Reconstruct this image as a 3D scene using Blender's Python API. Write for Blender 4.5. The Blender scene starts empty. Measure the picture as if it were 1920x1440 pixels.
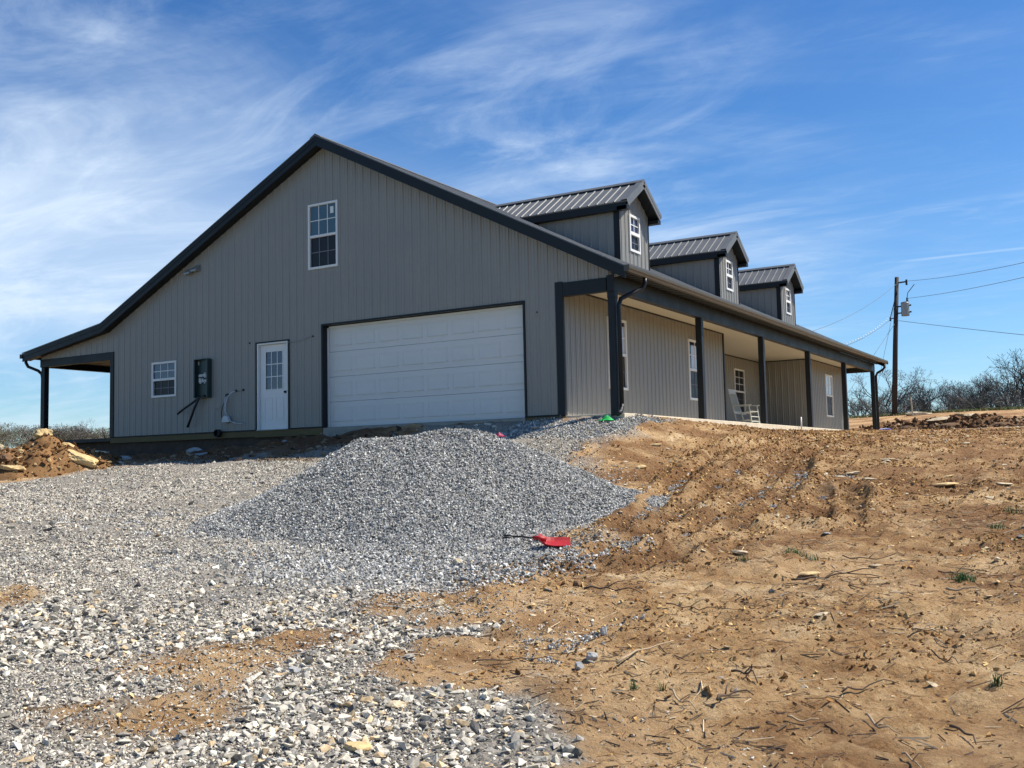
import bpy, math, random, bmesh
from mathutils import Vector, Matrix
import numpy as np
# ---------------------------------------------------------------- terrain
GP = np.array([(10.83,-15.09,-2.47),(8.67,-13.7,-2.19),(5.99,-11.98,-1.83),(2.7,-9.87,-1.39),(4.32,-8.55,-1.45),
(3.37,-5.52,-1.14),(11.05,-12.9,-2.33),(12.2,-14.2,-2.52),(10.85,-11.37,-2.18),(12.92,-13.79,-2.54),(11.21,-10.23,-2.08),
(11.13,-7.66,-1.77),(12.95,-11.83,-2.37),(9.89,-3.83,-1.25),(8.83,0.07,-0.62),(12.78,-7.14,-1.78),(11.34,-1.78,-1.06),
(13.78,-10.85,-2.28),(14.34,-12.96,-2.57),(15.35,-12.57,-2.54),(15.19,-10.4,-2.26),(14.92,-6.73,-1.78),(14.66,-3.22,-1.32),
(12.6,0.3,-0.83),(10.06,-5.31,-1.44),(8.28,19.85,-.16),(10.01,20.16,-.14),(12.52,20.45,-.07),(7.94,26.91,.0),(10.94,27.33,.0),
(4.87,44.6,1.41),(10.9,45.4,1.5),(8.23,45.1,1.5),(14.5,46,1.62),(-3.01,-6.19,-1.1),(-4.11,-4.26,-.91),(-6.5,-3.2,-.85),(1.68,-2.26,-.65),
(-1.28,-2.36,-.66),(-3.61,-1.97,-.67),(5.46,-1.33,-.46),(6.68,-.5,-.2),(7.8,5,-.21),(7.8,9,-.19),(8.6,5,-.32),(9.5,8,-.42),(7.9,15,-.18),
(12,10,-.44),(-2.5,-.2,-.42),(.5,-.2,-.17),(2.6,-.1,-.08),(5.2,-.1,-.10),(6.1,-.1,-.09),(7.3,-.15,-.10),(7.7,.6,-.14),(-5,-.3,-.5),(-7.7,-.3,-.6),(-10.8,-.3,-.72),
(2.5,-1.1,-.36),(0,12,-.4),(5,8,-.3),(5,16,-.3),(-8,12,-.6),(-13,12,-1),(-14,-4,-1.1),(-12,-12,-2.0),(-4,-18,-2.4),(6,-24,-3.1),(16,-20,-2.85),
(20,-30,-3.6),(26,-14,-2.7),(26,2,-1.2),(24,20,.2),(26,46,1.7),(-2,44,1.2),(-20,40,.3),(-40,30,.6),(-40,-10,-1),(-40,-40,-3),(60,-40,-4),
(70,20,.5),(60,90,1.9),(5,90,1.6),(-40,70,1.0),(-105,62,2.6),(-100,85,2.6),(-110,40,2.4)])
def _tps(a, b):
    r2 = (a[:,None,0]-b[None,:,0])**2 + (a[:,None,1]-b[None,:,1])**2
    return .5*r2*np.log(r2+1e-9)
_n = len(GP)
_A = np.zeros((_n+3,_n+3)); _A[:_n,:_n] = _tps(GP,GP) + np.eye(_n)*.4
_A[:_n,_n] = 1; _A[:_n,_n+1:] = GP[:,:2]; _A[_n,:_n] = 1; _A[_n+1:,:_n] = GP[:,:2].T
_W = np.linalg.solve(_A, np.r_[GP[:,2],0,0,0])
def base_h(x, y):
    x = np.atleast_1d(np.asarray(x,float)); y = np.atleast_1d(np.asarray(y,float)); out = np.empty(x.shape)
    xf, yf, of = x.ravel(), y.ravel(), out.ravel()
    for i in range(0, len(xf), 50000):
        q = np.c_[xf[i:i+50000], yf[i:i+50000]]
        of[i:i+50000] = _tps(q,GP)@_W[:_n] + _W[_n] + q@_W[_n+1:]
    h = of.reshape(x.shape); r = np.hypot(x-5, y-10)
    k = np.clip((r-110)/60,0,1); k = k*k*(3-2*k)
    return h*(1-k) + 2.2*k
_rng = np.random.RandomState(5); _L = _rng.rand(256,256)
def vnoise(x, y, s=0):
    x = np.asarray(x)+s*17.3; y = np.asarray(y)-s*9.1
    xi = np.floor(x).astype(int); yi = np.floor(y).astype(int); fx = x-xi; fy = y-yi
    fx = fx*fx*(3-2*fx); fy = fy*fy*(3-2*fy)
    g = lambda i,j: _L[(xi+i)&255,(yi+j)&255]
    return (g(0,0)*(1-fx)+g(1,0)*fx)*(1-fy)+(g(0,1)*(1-fx)+g(1,1)*fx)*fy
def fbm(x, y, oct=4, s=0):
    t = 0; a = .5; n = 0
    for o in range(oct):
        t = t+a*vnoise(x,y,s+o*3); n += a; a *= .5; x = x*2.03+y*.3; y = y*2.03-x*.15
    return t/n
R = math.radians
random.seed(11); RS = np.random.RandomState(3)
scene = bpy.context.scene; COL = scene.collection
# ---------------------------------------------------------------- helpers
class MB:
    def __init__(s): s.v=[]; s.f=[]; s.m=[]
    def face(s, pts, m=0):
        n=len(s.v); s.v += [tuple(p) for p in pts]; s.f.append(tuple(range(n,n+len(pts)))); s.m.append(m)
    def box(s, x0,x1,y0,y1,z0,z1, m=0, M=None):
        n=len(s.v); P=[(x,y,z) for z in (z0,z1) for x,y in ((x0,y0),(x1,y0),(x1,y1),(x0,y1))]
        if M is not None: P=[tuple(M@Vector(p)) for p in P]
        s.v+=P
        for f in ((0,3,2,1),(4,5,6,7),(0,1,5,4),(1,2,6,5),(2,3,7,6),(3,0,4,7)): s.f.append(tuple(n+i for i in f)); s.m.append(m)
    def prism(s, prof, p0, p1, up=(0,0,1), m=0, cap=True):
        """extrude a 2D profile (a sideways, b up) from p0 to p1"""
        p0=Vector(p0); p1=Vector(p1); d=(p1-p0).normalized(); u=Vector(up); u=(u-d*u.dot(d)).normalized(); r=d.cross(u)
        n=len(s.v); k=len(prof)
        for p in (p0,p1): s.v += [tuple(p+r*a+u*b) for a,b in prof]
        for i in range(k): j=(i+1)%k; s.f.append((n+i,n+j,n+k+j,n+k+i)); s.m.append(m)
        if cap: s.f.append(tuple(n+i for i in range(k))[::-1]); s.f.append(tuple(n+k+i for i in range(k))); s.m += [m,m]
    def tube(s, pts, rad, k=6, m=0, cap=True):
        pts=[Vector(p) for p in pts]; rad=[rad]*len(pts) if not hasattr(rad,'__len__') else rad; n=len(s.v); u=None
        for i,p in enumerate(pts):
            d=(pts[min(i+1,len(pts)-1)]-pts[max(i-1,0)]).normalized()
            if u is None: u=d.orthogonal().normalized()
            u=(u-d*u.dot(d)); u=u.normalized() if u.length>1e-6 else d.orthogonal().normalized(); w=d.cross(u)
            for j in range(k): a=2*math.pi*j/k; s.v.append(tuple(p+(u*math.cos(a)+w*math.sin(a))*rad[i]))
        for i in range(len(pts)-1):
            for j in range(k): q=(j+1)%k; s.f.append((n+i*k+j,n+i*k+q,n+(i+1)*k+q,n+(i+1)*k+j)); s.m.append(m)
        if cap: s.f.append(tuple(n+j for j in range(k))[::-1]); e=n+(len(pts)-1)*k; s.f.append(tuple(e+j for j in range(k))); s.m+=[m,m]
    def lathe(s, prof, k=16, m=0, M=None):
        n=len(s.v)
        for r,z in prof:
            for j in range(k):
                a=2*math.pi*j/k; p=Vector((r*math.cos(a),r*math.sin(a),z)); s.v.append(tuple(M@p if M is not None else p))
        for i in range(len(prof)-1):
            for j in range(k): q=(j+1)%k; s.f.append((n+i*k+j,n+i*k+q,n+(i+1)*k+q,n+(i+1)*k+j)); s.m.append(m)
    def build(s, name, mat, parent=None, bevel=0, smooth=False, loc=None):
        me=bpy.data.meshes.new(name); me.from_pydata(s.v,[],s.f)
        for mm in (mat if isinstance(mat,(list,tuple)) else [mat]): me.materials.append(mm)
        if any(s.m): me.polygons.foreach_set('material_index', s.m)
        if smooth: me.shade_smooth()
        me.update(); o=bpy.data.objects.new(name,me); COL.objects.link(o)
        if parent: o.parent=parent
        if loc: o.location=loc
        if bevel:
            b=o.modifiers.new('b','BEVEL'); b.width=bevel; b.segments=2; b.limit_method='ANGLE'; b.angle_limit=R(40)
        return o
def tag(o, label=None, cat=None, group=None, kind=None):
    if label: o['label']=label
    if cat: o['category']=cat
    if group: o['group']=group
    if kind: o['kind']=kind
    return o
def thing(name, loc, label, cat, rz=0, group=None):
    o=bpy.data.objects.new(name,None); o.empty_display_size=.2; COL.objects.link(o); o.location=loc; o.rotation_euler=(0,0,rz); return tag(o,label,cat,group)
def box(name, dims, mat, parent, bevel=0, label=None):
    b=MB(); b.box(*dims); return tag(b.build(name,mat,parent,bevel), label)
def np_mesh(name, V, F, mat, col=None, smooth=False):
    """V (n,3), F (m,k) constant face size"""
    me=bpy.data.meshes.new(name); m,k=F.shape
    me.vertices.add(len(V)); me.vertices.foreach_set('co', V.astype(np.float32).ravel())
    me.loops.add(m*k); me.loops.foreach_set('vertex_index', F.astype(np.int32).ravel())
    me.polygons.add(m); me.polygons.foreach_set('loop_start', np.arange(0,m*k,k,dtype=np.int32))
    me.update(calc_edges=True)
    if col is not None:
        for an,c in col.items():
            if c.ndim==1: a=me.attributes.new(an,'FLOAT','POINT'); a.data.foreach_set('value',c.astype(np.float32))
            else:
                a=me.attributes.new(an,'FLOAT_COLOR','POINT'); a.data.foreach_set('color',np.c_[c,np.ones(len(c))].astype(np.float32).ravel())
    me.materials.append(mat)
    me.shade_smooth() if smooth else me.shade_flat()
    o=bpy.data.objects.new(name,me); COL.objects.link(o); return o
# ---------------------------------------------------------------- materials
def mat(name, base=(.5,.5,.5), rough=.6, metal=0, spec=.5, noise=None, bump=None):
    """noise=(scale, amount[, stretch]) ; bump=(scale, distance)"""
    m=bpy.data.materials.new(name); m.use_nodes=True; N=m.node_tree.nodes; L=m.node_tree.links; b=N['Principled BSDF']
    b.inputs['Base Color'].default_value=(*base,1); b.inputs['Roughness'].default_value=rough; b.inputs['Metallic'].default_value=metal
    b.inputs['Specular IOR Level'].default_value=spec
    tc=N.new('ShaderNodeTexCoord')
    if noise:
        mp=N.new('ShaderNodeMapping'); L.new(tc.outputs['Object'],mp.inputs[0]); mp.inputs['Scale'].default_value=noise[2] if len(noise)>2 else (1,1,1)
        n=N.new('ShaderNodeTexNoise'); n.inputs['Scale'].default_value=noise[0]; n.inputs['Detail'].default_value=6; n.inputs['Roughness'].default_value=.65; L.new(mp.outputs[0],n.inputs[0])
        r=N.new('ShaderNodeMapRange'); r.inputs['From Min'].default_value=.3; r.inputs['From Max'].default_value=.7; r.inputs['To Min'].default_value=1-noise[1]; r.inputs['To Max'].default_value=1+noise[1]; L.new(n.outputs[0],r.inputs[0])
        h=N.new('ShaderNodeHueSaturation'); h.inputs['Color'].default_value=(*base,1); L.new(r.outputs[0],h.inputs['Value']); L.new(h.outputs[0],b.inputs['Base Color'])
        rr=N.new('ShaderNodeMapRange'); rr.inputs['From Min'].default_value=.3; rr.inputs['From Max'].default_value=.7; rr.inputs['To Min'].default_value=max(.02,rough-.08); rr.inputs['To Max'].default_value=min(1,rough+.08); L.new(n.outputs[0],rr.inputs[0]); L.new(rr.outputs[0],b.inputs['Roughness'])
    if bump:
        n2=N.new('ShaderNodeTexNoise'); n2.inputs['Scale'].default_value=bump[0]; n2.inputs['Detail'].default_value=5; L.new(tc.outputs['Object'],n2.inputs[0])
        bu=N.new('ShaderNodeBump'); bu.inputs['Strength'].default_value=1; bu.inputs['Distance'].default_value=bump[1]; L.new(n2.outputs[0],bu.inputs['Height']); L.new(bu.outputs[0],b.inputs['Normal'])
    return m
M_wall = mat('siding_paint',(.268,.256,.230),.42,noise=(1.3,.07,(1,1,.4)),bump=(.9,.012))
M_trim = mat('charcoal_trim',(.012,.015,.018),.5,spec=.3,noise=(2,.12),bump=(1.2,.006))
M_roof = mat('charcoal_roof_metal',(.125,.13,.13),.5,noise=(1.5,.12),bump=(1.5,.004))
M_white= mat('white_vinyl',(.74,.74,.72),.45,noise=(3,.03))
M_gdoor= mat('white_steel_door',(.68,.68,.655),.5,noise=(.8,.03,(1,1,2)),bump=(60,.0006))
M_ceil = mat('cream_soffit',(.52,.49,.40),.6,noise=(1,.04))
M_conc = mat('pale_concrete',(.62,.54,.40),.9,noise=(5,.16),bump=(40,.004))
M_board= mat('treated_lumber',(.13,.10,.04),.8,noise=(6,.2,(.2,1,1)),bump=(20,.003))
M_glass= mat('window_glass',(.02,.022,.06),.04,spec=.9,noise=(1.5,.2),bump=(1.1,.004))
M_glass2=mat('curtain_or_sky_glass',(.45,.45,.50),.12,spec=.7,noise=(4,.08,(3,3,.3)))  # pale curtains, and painted sky reflection on the far porch window
M_teal = mat('low_e_glass',(.05,.085,.09),.06,spec=.9,noise=(3,.15,(3,1,.2)),bump=(1.1,.003))
M_screen=mat('insect_screen',(.012,.012,.016),.35,spec=.3,noise=(3,.2))
M_inner= mat('room_dark',(.02,.02,.02),.9,noise=(2,.1))
M_black= mat('black_rubber',(.012,.012,.013),.5,noise=(8,.2))
M_green= mat('green_cabinet_steel',(.022,.045,.042),.4,noise=(3,.15))
M_wire = mat('white_cable_sheath',(.55,.58,.58),.5,noise=(9,.1))
M_chair= mat('weathered_white_wood',(.52,.53,.47),.6,noise=(10,.12),bump=(30,.002))
M_pole = mat('creosote_wood',(.035,.028,.026),.85,noise=(3,.3,(4,4,.3)),bump=(12,.01))
M_galv = mat('galvanised_grey',(.30,.31,.31),.4,metal=.3,noise=(5,.12))
M_line = mat('weathered_conductor',(.11,.125,.15),.5,noise=(5,.1))
M_red  = mat('red_plastic',(.36,.010,.012),.5,noise=(6,.12))
M_mag  = mat('magenta_plastic',(.28,.008,.06),.6,noise=(6,.1))
M_lime = mat('bright_green_plastic',(.012,.45,.08),.55,noise=(6,.1))
M_blue = mat('blue_plastic_pipe',(.03,.05,.35),.4,noise=(6,.15))
M_bark = mat('bare_bark',(.10,.085,.08),.9,noise=(2,.3))
M_bark2= mat('pale_bark',(.13,.12,.10),.9,noise=(2,.3))
M_stake= mat('raw_lumber_stake',(.55,.48,.33),.8,noise=(8,.15))
M_stick= mat('dry_stick',(.36,.27,.17),.85,noise=(12,.3))
M_stickd=mat('dark_stick',(.10,.065,.04),.9,noise=(12,.3))
M_rock = mat('pale_limestone',(.50,.41,.27),.9,noise=(5,.28),bump=(14,.02))
M_rock2= mat('grey_limestone',(.34,.34,.33),.9,noise=(6,.25),bump=(18,.012))
M_rock3= mat('ochre_sandstone',(.58,.42,.20),.9,noise=(4,.25),bump=(9,.03))
M_rockd= mat('brown_clay_lump',(.17,.095,.045),.95,noise=(6,.3),bump=(16,.03))
M_grass= mat('grass_blades',(.045,.11,.02),.6,noise=(5,.3))
M_fir  = mat('fir_needles',(.012,.028,.014),.7,noise=(4,.3))
def attr_mat(name, rough=.9, bump=(60,.004), spec=.12):
    m=mat(name,(1,1,1),rough,spec=spec,bump=bump); N=m.node_tree.nodes; L=m.node_tree.links
    a=N.new('ShaderNodeAttribute'); a.attribute_name='Col'; tc=N.new('ShaderNodeTexCoord')
    n=N.new('ShaderNodeTexNoise'); n.inputs['Scale'].default_value=45; n.inputs['Detail'].default_value=4; L.new(tc.outputs['Object'],n.inputs[0])
    r=N.new('ShaderNodeMapRange'); r.inputs['From Min'].default_value=.3; r.inputs['From Max'].default_value=.7; r.inputs['To Min'].default_value=.75; r.inputs['To Max'].default_value=1.2; L.new(n.outputs[0],r.inputs[0])
    h=N.new('ShaderNodeHueSaturation'); L.new(a.outputs['Color'],h.inputs['Color']); L.new(r.outputs[0],h.inputs['Value']); L.new(h.outputs[0],N['Principled BSDF'].inputs['Base Color'])
    return m
M_stone= attr_mat('crushed_stone'); M_clod = attr_mat('soil_clods',.95,(40,.006),.2); M_litter=attr_mat('straw_litter',.8,(60,.001),.3)
def ground_mat():
    m=bpy.data.materials.new('soil_and_gravel'); m.use_nodes=True; N=m.node_tree.nodes; L=m.node_tree.links; b=N['Principled BSDF']; b.inputs['Roughness'].default_value=.95; b.inputs['Specular IOR Level'].default_value=.15
    tc=N.new('ShaderNodeTexCoord')
    def noise(sc,det=6,rough=.6,st=(1,1,1)):
        mp=N.new('ShaderNodeMapping'); mp.inputs['Scale'].default_value=st; L.new(tc.outputs['Object'],mp.inputs[0])
        n=N.new('ShaderNodeTexNoise'); n.inputs['Scale'].default_value=sc; n.inputs['Detail'].default_value=det; n.inputs['Roughness'].default_value=rough; L.new(mp.outputs[0],n.inputs[0]); return n.outputs[0]
    def ramp(fac, stops):
        r=N.new('ShaderNodeValToRGB'); L.new(fac,r.inputs[0]); e=r.color_ramp.elements
        while len(e)<len(stops): e.new(.5)
        for q,(p,c) in zip(e,stops): q.position=p; q.color=(*c,1)
        return r.outputs[0]
    def mix(fac,a,c,mode='MIX'):
        x=N.new('ShaderNodeMix'); x.data_type='RGBA'; x.blend_type=mode
        if hasattr(fac,'links'): L.new(fac,x.inputs[0])
        else: x.inputs[0].default_value=fac
        for s,i in ((a,6),(c,7)):
            if hasattr(s,'links'): L.new(s,x.inputs[i])
            else: x.inputs[i].default_value=(*s,1)
        return x.outputs[2]
    def at(nm): a=N.new('ShaderNodeAttribute'); a.attribute_name=nm; return a.outputs['Fac']
    def mrange(v,a,c,d=0,e=1):
        r=N.new('ShaderNodeMapRange'); L.new(v,r.inputs[0]); r.inputs[1].default_value=a; r.inputs[2].default_value=c; r.inputs[3].default_value=d; r.inputs[4].default_value=e; return r.outputs[0]
    soil=ramp(noise(1.3,10,.80),[(.32,(.20,.10,.036)),(.42,(.40,.225,.088)),(.51,(.60,.385,.175)),(.62,(.84,.63,.35))])
    soil=mix(mrange(noise(7,8,.75),.46,.64,0,.6),soil,(.62,.43,.20))
    soil=mix(mrange(noise(22,5,.8,(1,1,1)),.56,.66,0,.8),soil,(.14,.08,.04))
    sand=ramp(noise(3,6,.6),[(.3,(.58,.36,.16)),(.55,(.68,.46,.23)),(.75,(.74,.57,.33))])
    soil=mix(at('sand'),soil,sand)
    soil=mix(mrange(noise(9,8,.8,(.30,1.6,1)),.55,.66,0,.75),soil,(.13,.07,.03))
    soil=mix(at('brown'),soil,mix(mrange(noise(13,6,.7),.4,.62),(.34,.185,.075),(.20,.10,.04)))
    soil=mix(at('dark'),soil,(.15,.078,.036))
    damp=mrange(noise(.9,5,.6),.57,.68,0,.6); soil=mix(damp,soil,(.25,.14,.06))
    grav=ramp(noise(1.7,8,.75),[(.3,(.28,.24,.185)),(.5,(.41,.36,.285)),(.7,(.54,.47,.365))])
    v=N.new('ShaderNodeTexVoronoi'); v.inputs['Scale'].default_value=38; L.new(tc.outputs['Object'],v.inputs['Vector'])
    sp=N.new('ShaderNodeSeparateColor'); L.new(v.outputs['Color'],sp.inputs[0])
    grav=mix(mrange(sp.outputs[0],0,1,.1,.75),grav,(.56,.52,.45)); grav=mix(mrange(sp.outputs[1],.55,1,0,.6),grav,(.12,.12,.12))
    sat=N.new('ShaderNodeHueSaturation'); sat.inputs['Saturation'].default_value=.98; sat.inputs['Hue'].default_value=.496; sat.inputs['Value'].default_value=1.04; L.new(soil,sat.inputs['Color']); soil=sat.outputs[0]
    c=mix(at('gravel'),soil,grav); c=mix(at('grass'),c,ramp(noise(2,6,.7),[(.3,(.04,.075,.018)),(.55,(.09,.12,.04)),(.75,(.22,.18,.09))]))
    L.new(c,b.inputs['Base Color'])
    hh=N.new('ShaderNodeMath'); hh.operation='ADD'; L.new(noise(16,8,.8),hh.inputs[0])
    h2=N.new('ShaderNodeMath'); h2.operation='MULTIPLY'; L.new(v.outputs['Distance'],h2.inputs[0]); L.new(at('gravel'),h2.inputs[1]); h3=N.new('ShaderNodeMath'); h3.operation='MULTIPLY'; L.new(h2.outputs[0],h3.inputs[0]); h3.inputs[1].default_value=-.5; L.new(h3.outputs[0],hh.inputs[1])
    bu=N.new('ShaderNodeBump'); bu.inputs['Distance'].default_value=.085; bu.inputs['Strength'].default_value=1; L.new(hh.outputs[0],bu.inputs['Height']); L.new(bu.outputs[0],b.inputs['Normal'])
    return m
M_ground=ground_mat()
# ---------------------------------------------------------------- ground
GRAV=[(-30,-6),(-3.01,-6.19),(-2.84,-4.02),(-2.17,-3.05),(-.4,-2.73),(1.6,-2.3),(2.5,-1.2),(3.0,-.1),(5.4,-.1),(7.4,-.1),(7.73,1.06),(7.95,1.3),(7.75,-.74),(7.3,-1.7),(7.9,-3.2),(9.0,-4.9),(9.8,-6.1),(10.53,-7.37),(10.59,-8.17),(10.76,-9.1),(10.53,-9.46),(10.16,-9.77),(10.21,-10.47),(10.15,-11.19),(9.95,-11.51),(10.1,-11.82),(10.63,-11.78),(11.17,-11.38),(11.56,-11.35),(11.56,-11.67),(11.37,-12.1),(11.42,-12.36),(11.79,-12.69),(12.13,-12.68),(12.4,-12.59),(12.69,-12.76),(12.94,-13.03),(13.36,-13.51),(15,-16),(17,-30),(-30,-30)]
D1=[(10.06,-13.68),(10.0,-13.36),(10.27,-13.03),(10.39,-12.62),(10.52,-12.3),(10.7,-12.26),(10.71,-12.74),(10.76,-13.21),(10.96,-13.6),(10.92,-13.73),(10.43,-13.56)]
D2=[(10.48,-14.47),(10.48,-14.25),(10.72,-14.05),(10.84,-13.79),(11.13,-13.93),(11.23,-14.14),(10.99,-14.25)]
D3=[(7.0,-12.9),(7.44,-12.71),(7.6,-12.8),(7.6,-13.02),(7.2,-13.05)]
def sdf(x,y,poly):
    """signed distance, positive inside"""
    P=np.array(poly); d=np.full(x.shape,1e9); ins=np.zeros(x.shape,bool)
    for i in range(len(P)):
        a=P[i]; c=P[(i+1)%len(P)]; e=c-a; t=np.clip(((x-a[0])*e[0]+(y-a[1])*e[1])/(e@e),0,1)
        d=np.minimum(d,np.hypot(x-a[0]-t*e[0],y-a[1]-t*e[1]))
        k=(a[1]>y)!=(c[1]>y); ins^=k&(x<(c[0]-a[0])*(y-a[1])/((c[1]-a[1]) if c[1]!=a[1] else 1e-9)+a[0])
    return np.where(ins,d,-d)
sm=lambda a,b,v: (lambda t:t*t*(3-2*t))(np.clip((v-a)/(b-a),0,1))
def gravel_mask(x,y):
    w=(fbm(x*1.3,y*1.3,4,1)-.5)*1.1+(fbm(x*6,y*6,2,4)-.5)*.35
    g=sm(-.12,.2,sdf(x,y,GRAV)+w*.9)
    for D in (D1,D2,D3): g*=1-sm(-.30,.06,sdf(x,y,D)+w*.45)
    return g
PC=(7.83,-7.2); PU=(.859,.512); PD=(-.512,.859)
def pile_h(x,y):
    u=(x-PC[0])*PU[0]+(y-PC[1])*PU[1]; d=(x-PC[0])*PD[0]+(y-PC[1])*PD[1]
    a=np.arctan2(d,u); k=1+.10*np.sin(3*a+1)+.06*np.sin(5*a+2.2)
    su=np.where(u>0,2.85,3.0); sd=np.where(d>0,1.9,2.35)
    r=np.hypot(np.where(np.abs(u)<.55,0,np.abs(u)-.55)/(su-.55),d/sd)/k
    h=1.06*np.clip(1.10-np.sqrt(r*r+.012)*1.10,-.1,2)
    h=np.where(h<.14,.07+.5*(h)+0*h,h)
    return h+(fbm(x*1.6,y*1.6,3,7)-.5)*.16*np.clip(h*2,0,1)+(fbm(x*6,y*6,2,9)-.5)*.05
RUTS=[[(10.5,3.5),(10.83,-.59),(11.32,-2.95),(11.66,-5.52),(11.72,-7.4),(11.55,-9.0)],[(11.0,3.2),(11.25,-1.31),(11.74,-3.42),(12.01,-5.24),(12.12,-7.2),(12.0,-8.9)],[(12.44,-4.74),(12.89,-6.67)],[(12.73,-4.49),(13.14,-6.3)],
[(10.4,1.5),(10.62,-2.54),(10.81,-3.85),(10.93,-5.26),(11.24,-7.14),(11.2,-8.24),(11.17,-9.31)],[(9.6,2.4),(9.73,-.99),(10.22,-4.25),(10.77,-6.35),(10.9,-7.8)]]
def rut_d(x,y,full=False):
    d=np.full(x.shape,9.); S_=np.zeros(x.shape)
    for P in RUTS:
        s0=0
        for a,c in zip(P[:-1],P[1:]):
            a=np.array(a); e=np.array(c)-a; t=np.clip(((x-a[0])*e[0]+(y-a[1])*e[1])/(e@e),0,1); q=np.hypot(x-a[0]-t*e[0],y-a[1]-t*e[1]); le=np.hypot(*e); S_=np.where(q<d,s0+t*le,S_); d=np.minimum(d,q); s0+=le
    return (d,S_) if full else d
def dirt_amt(x,y): return sm(60,25,np.hypot(x-11,y+2))
def ground_h(x,y, detail=True):
    x=np.asarray(x,float); y=np.asarray(y,float); h=base_h(x,y)
    if not detail: return h
    g=gravel_mask(x,y); far=dirt_amt(x,y)
    w=(fbm(x*.9,y*.9,4,2)-.5)*.10
    dd=(fbm(x*3.1,y*3.1,4,3)-.5)*.05+np.abs(fbm(x*7,y*7,3,5)-.5)*.12+(fbm(x*11,y*11,2,15)-.5)*.035+np.maximum(fbm(x*2.3,y*2.3,3,11)-.58,0)*.22
    rd,rs_=rut_d(x,y,True); rd=rd+(fbm(x*3,y*3,2,6)-.5)*.10
    rut=(-np.exp(-(rd/.15)**4)*.055+np.exp(-((rd-.24)/.10)**2)*.08*(.2+1.5*fbm(x*5,y*5,2,8))+np.exp(-(rd/.15)**4)*.026*np.sin(rs_*28))*sm(-.2,.5,fbm(x*.8,y*.8,2,77)*1.4-.05)*sm(4,0,y)
    # rough bank beyond the porch end
    bx_=np.exp(-(((x-9.3)/4.2)**2)); bank=bx_*np.exp(-(((y-29)/2.4)**2)); lift=bx_*sm(27.6,29.8,y+(fbm(x*1.2,y*1.2,3,44)-.5)*1.6)*sm(44,31,y)
    nf=1-.65*sm(2,10,y)
    h=h+far*(w*nf+(1-g)*(dd*nf+rut)+g*((fbm(x*4,y*4,3,2)-.5)*.04))+lift*.42+bank*(fbm(x*1.6,y*1.6,5,12)-.5)*.75
    k=sm(-3.2,-1.6,y)*sm(.3,-.3,y)*sm(-12,-6,x)*sm(1.5,-.5,x)    # broken ground by the foundation
    h=h+k*((fbm(x*2.2,y*2.2,4,14)-.55)*.45)
    inside=sm(-.05,.25,np.minimum(np.minimum(x+10.9,7.3-x),np.minimum(y-.02,23.8-y)))
    return h-inside*.5
def axis(segs):
    out=[]
    for a,b,s in segs: out+=list(np.arange(a,b-1e-6,s))
    return out
def geo(a,b,s,k=1.18):
    out=[]; p=a; sgn=1 if b>a else -1
    while (b-p)*sgn>0: p+=s*sgn; s*=k; out.append(p)
    return out
X=np.array(geo(-14,-1500,.3)[::-1]+axis([(-14,-6,.2),(-6,7,.09),(7,16.6,.04),(16.6,22,.15)])+[22.]+geo(22,1500,.3))
Y=np.array(geo(-15.6,-1500,.2)[::-1]+axis([(-15.6,-3,.04),(-3,6,.08),(6,30,.15)])+[30.]+geo(30,1500,.25,1.12))
XX,YY=np.meshgrid(X,Y); ZZ=ground_h(XX,YY); nx,ny=len(X),len(Y)
G=gravel_mask(XX,YY)
G=np.maximum(G,.75*sm(.5,.62,fbm(XX*.8,YY*.8,4,21))*sm(-.7,-.1,sdf(XX,YY,GRAV)))
SAND=np.clip(sm(1.0,-.2,np.abs(sdf(XX,YY,GRAV)-(-.25)))*.8+.85*sm(.50,.64,fbm(XX*.9,YY*.9,5,31))*sm(-5,-10,YY),0,1)
for D in (D1,D2): SAND=np.maximum(SAND,sm(-.1,.1,sdf(XX,YY,D))*.8)
GR=sm(46,50,YY+(fbm(XX*.5,YY*.5,3,3)-.5)*4)+sm(-16,-26,XX)+sm(24,34,XX)+sm(-26,-36,YY); GR=np.clip(GR,0,1)*(1-sm(-.3,.2,sdf(XX,YY,GRAV)))
DK=np.exp(-(((XX-9.2)/3.6)**2))*sm(26.5,28,YY)*sm(33,30.5,YY)*.9+.8*np.exp(-(np.abs(rut_d(XX,YY)+(fbm(XX*5,YY*5,2,3)-.5)*.2)/.17)**2)*(fbm(XX*3,YY*3,3,5)+.1)*sm(2.5,-1,YY)+.8*sm(-3.4,-2.4,YY)*sm(.5,-.3,YY)*sm(2.6,1.2,XX)*sm(-13,-9,XX)  # last term: brown soil, also darkened to deepen the gable's shadow band
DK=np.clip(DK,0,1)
BR=np.clip(.02+.58*sm(-11.5,-2,YY)+(fbm(XX*1.0,YY*1.6,5,51)-.5)*3.0+(fbm(XX*4,YY*6,3,53)-.5)*1.4,0,.9)
I=np.arange((nx)*(ny)).reshape(ny,nx); F=np.stack([I[:-1,:-1],I[:-1,1:],I[1:,1:],I[1:,:-1]],-1).reshape(-1,4)
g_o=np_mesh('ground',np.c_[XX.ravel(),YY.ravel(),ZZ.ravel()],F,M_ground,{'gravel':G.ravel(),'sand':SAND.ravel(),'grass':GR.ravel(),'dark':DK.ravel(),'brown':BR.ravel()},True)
tag(g_o,kind='structure')
def gz(x,y): return float(ground_h(np.array([float(x)]),np.array([float(y)]))[0])
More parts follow.
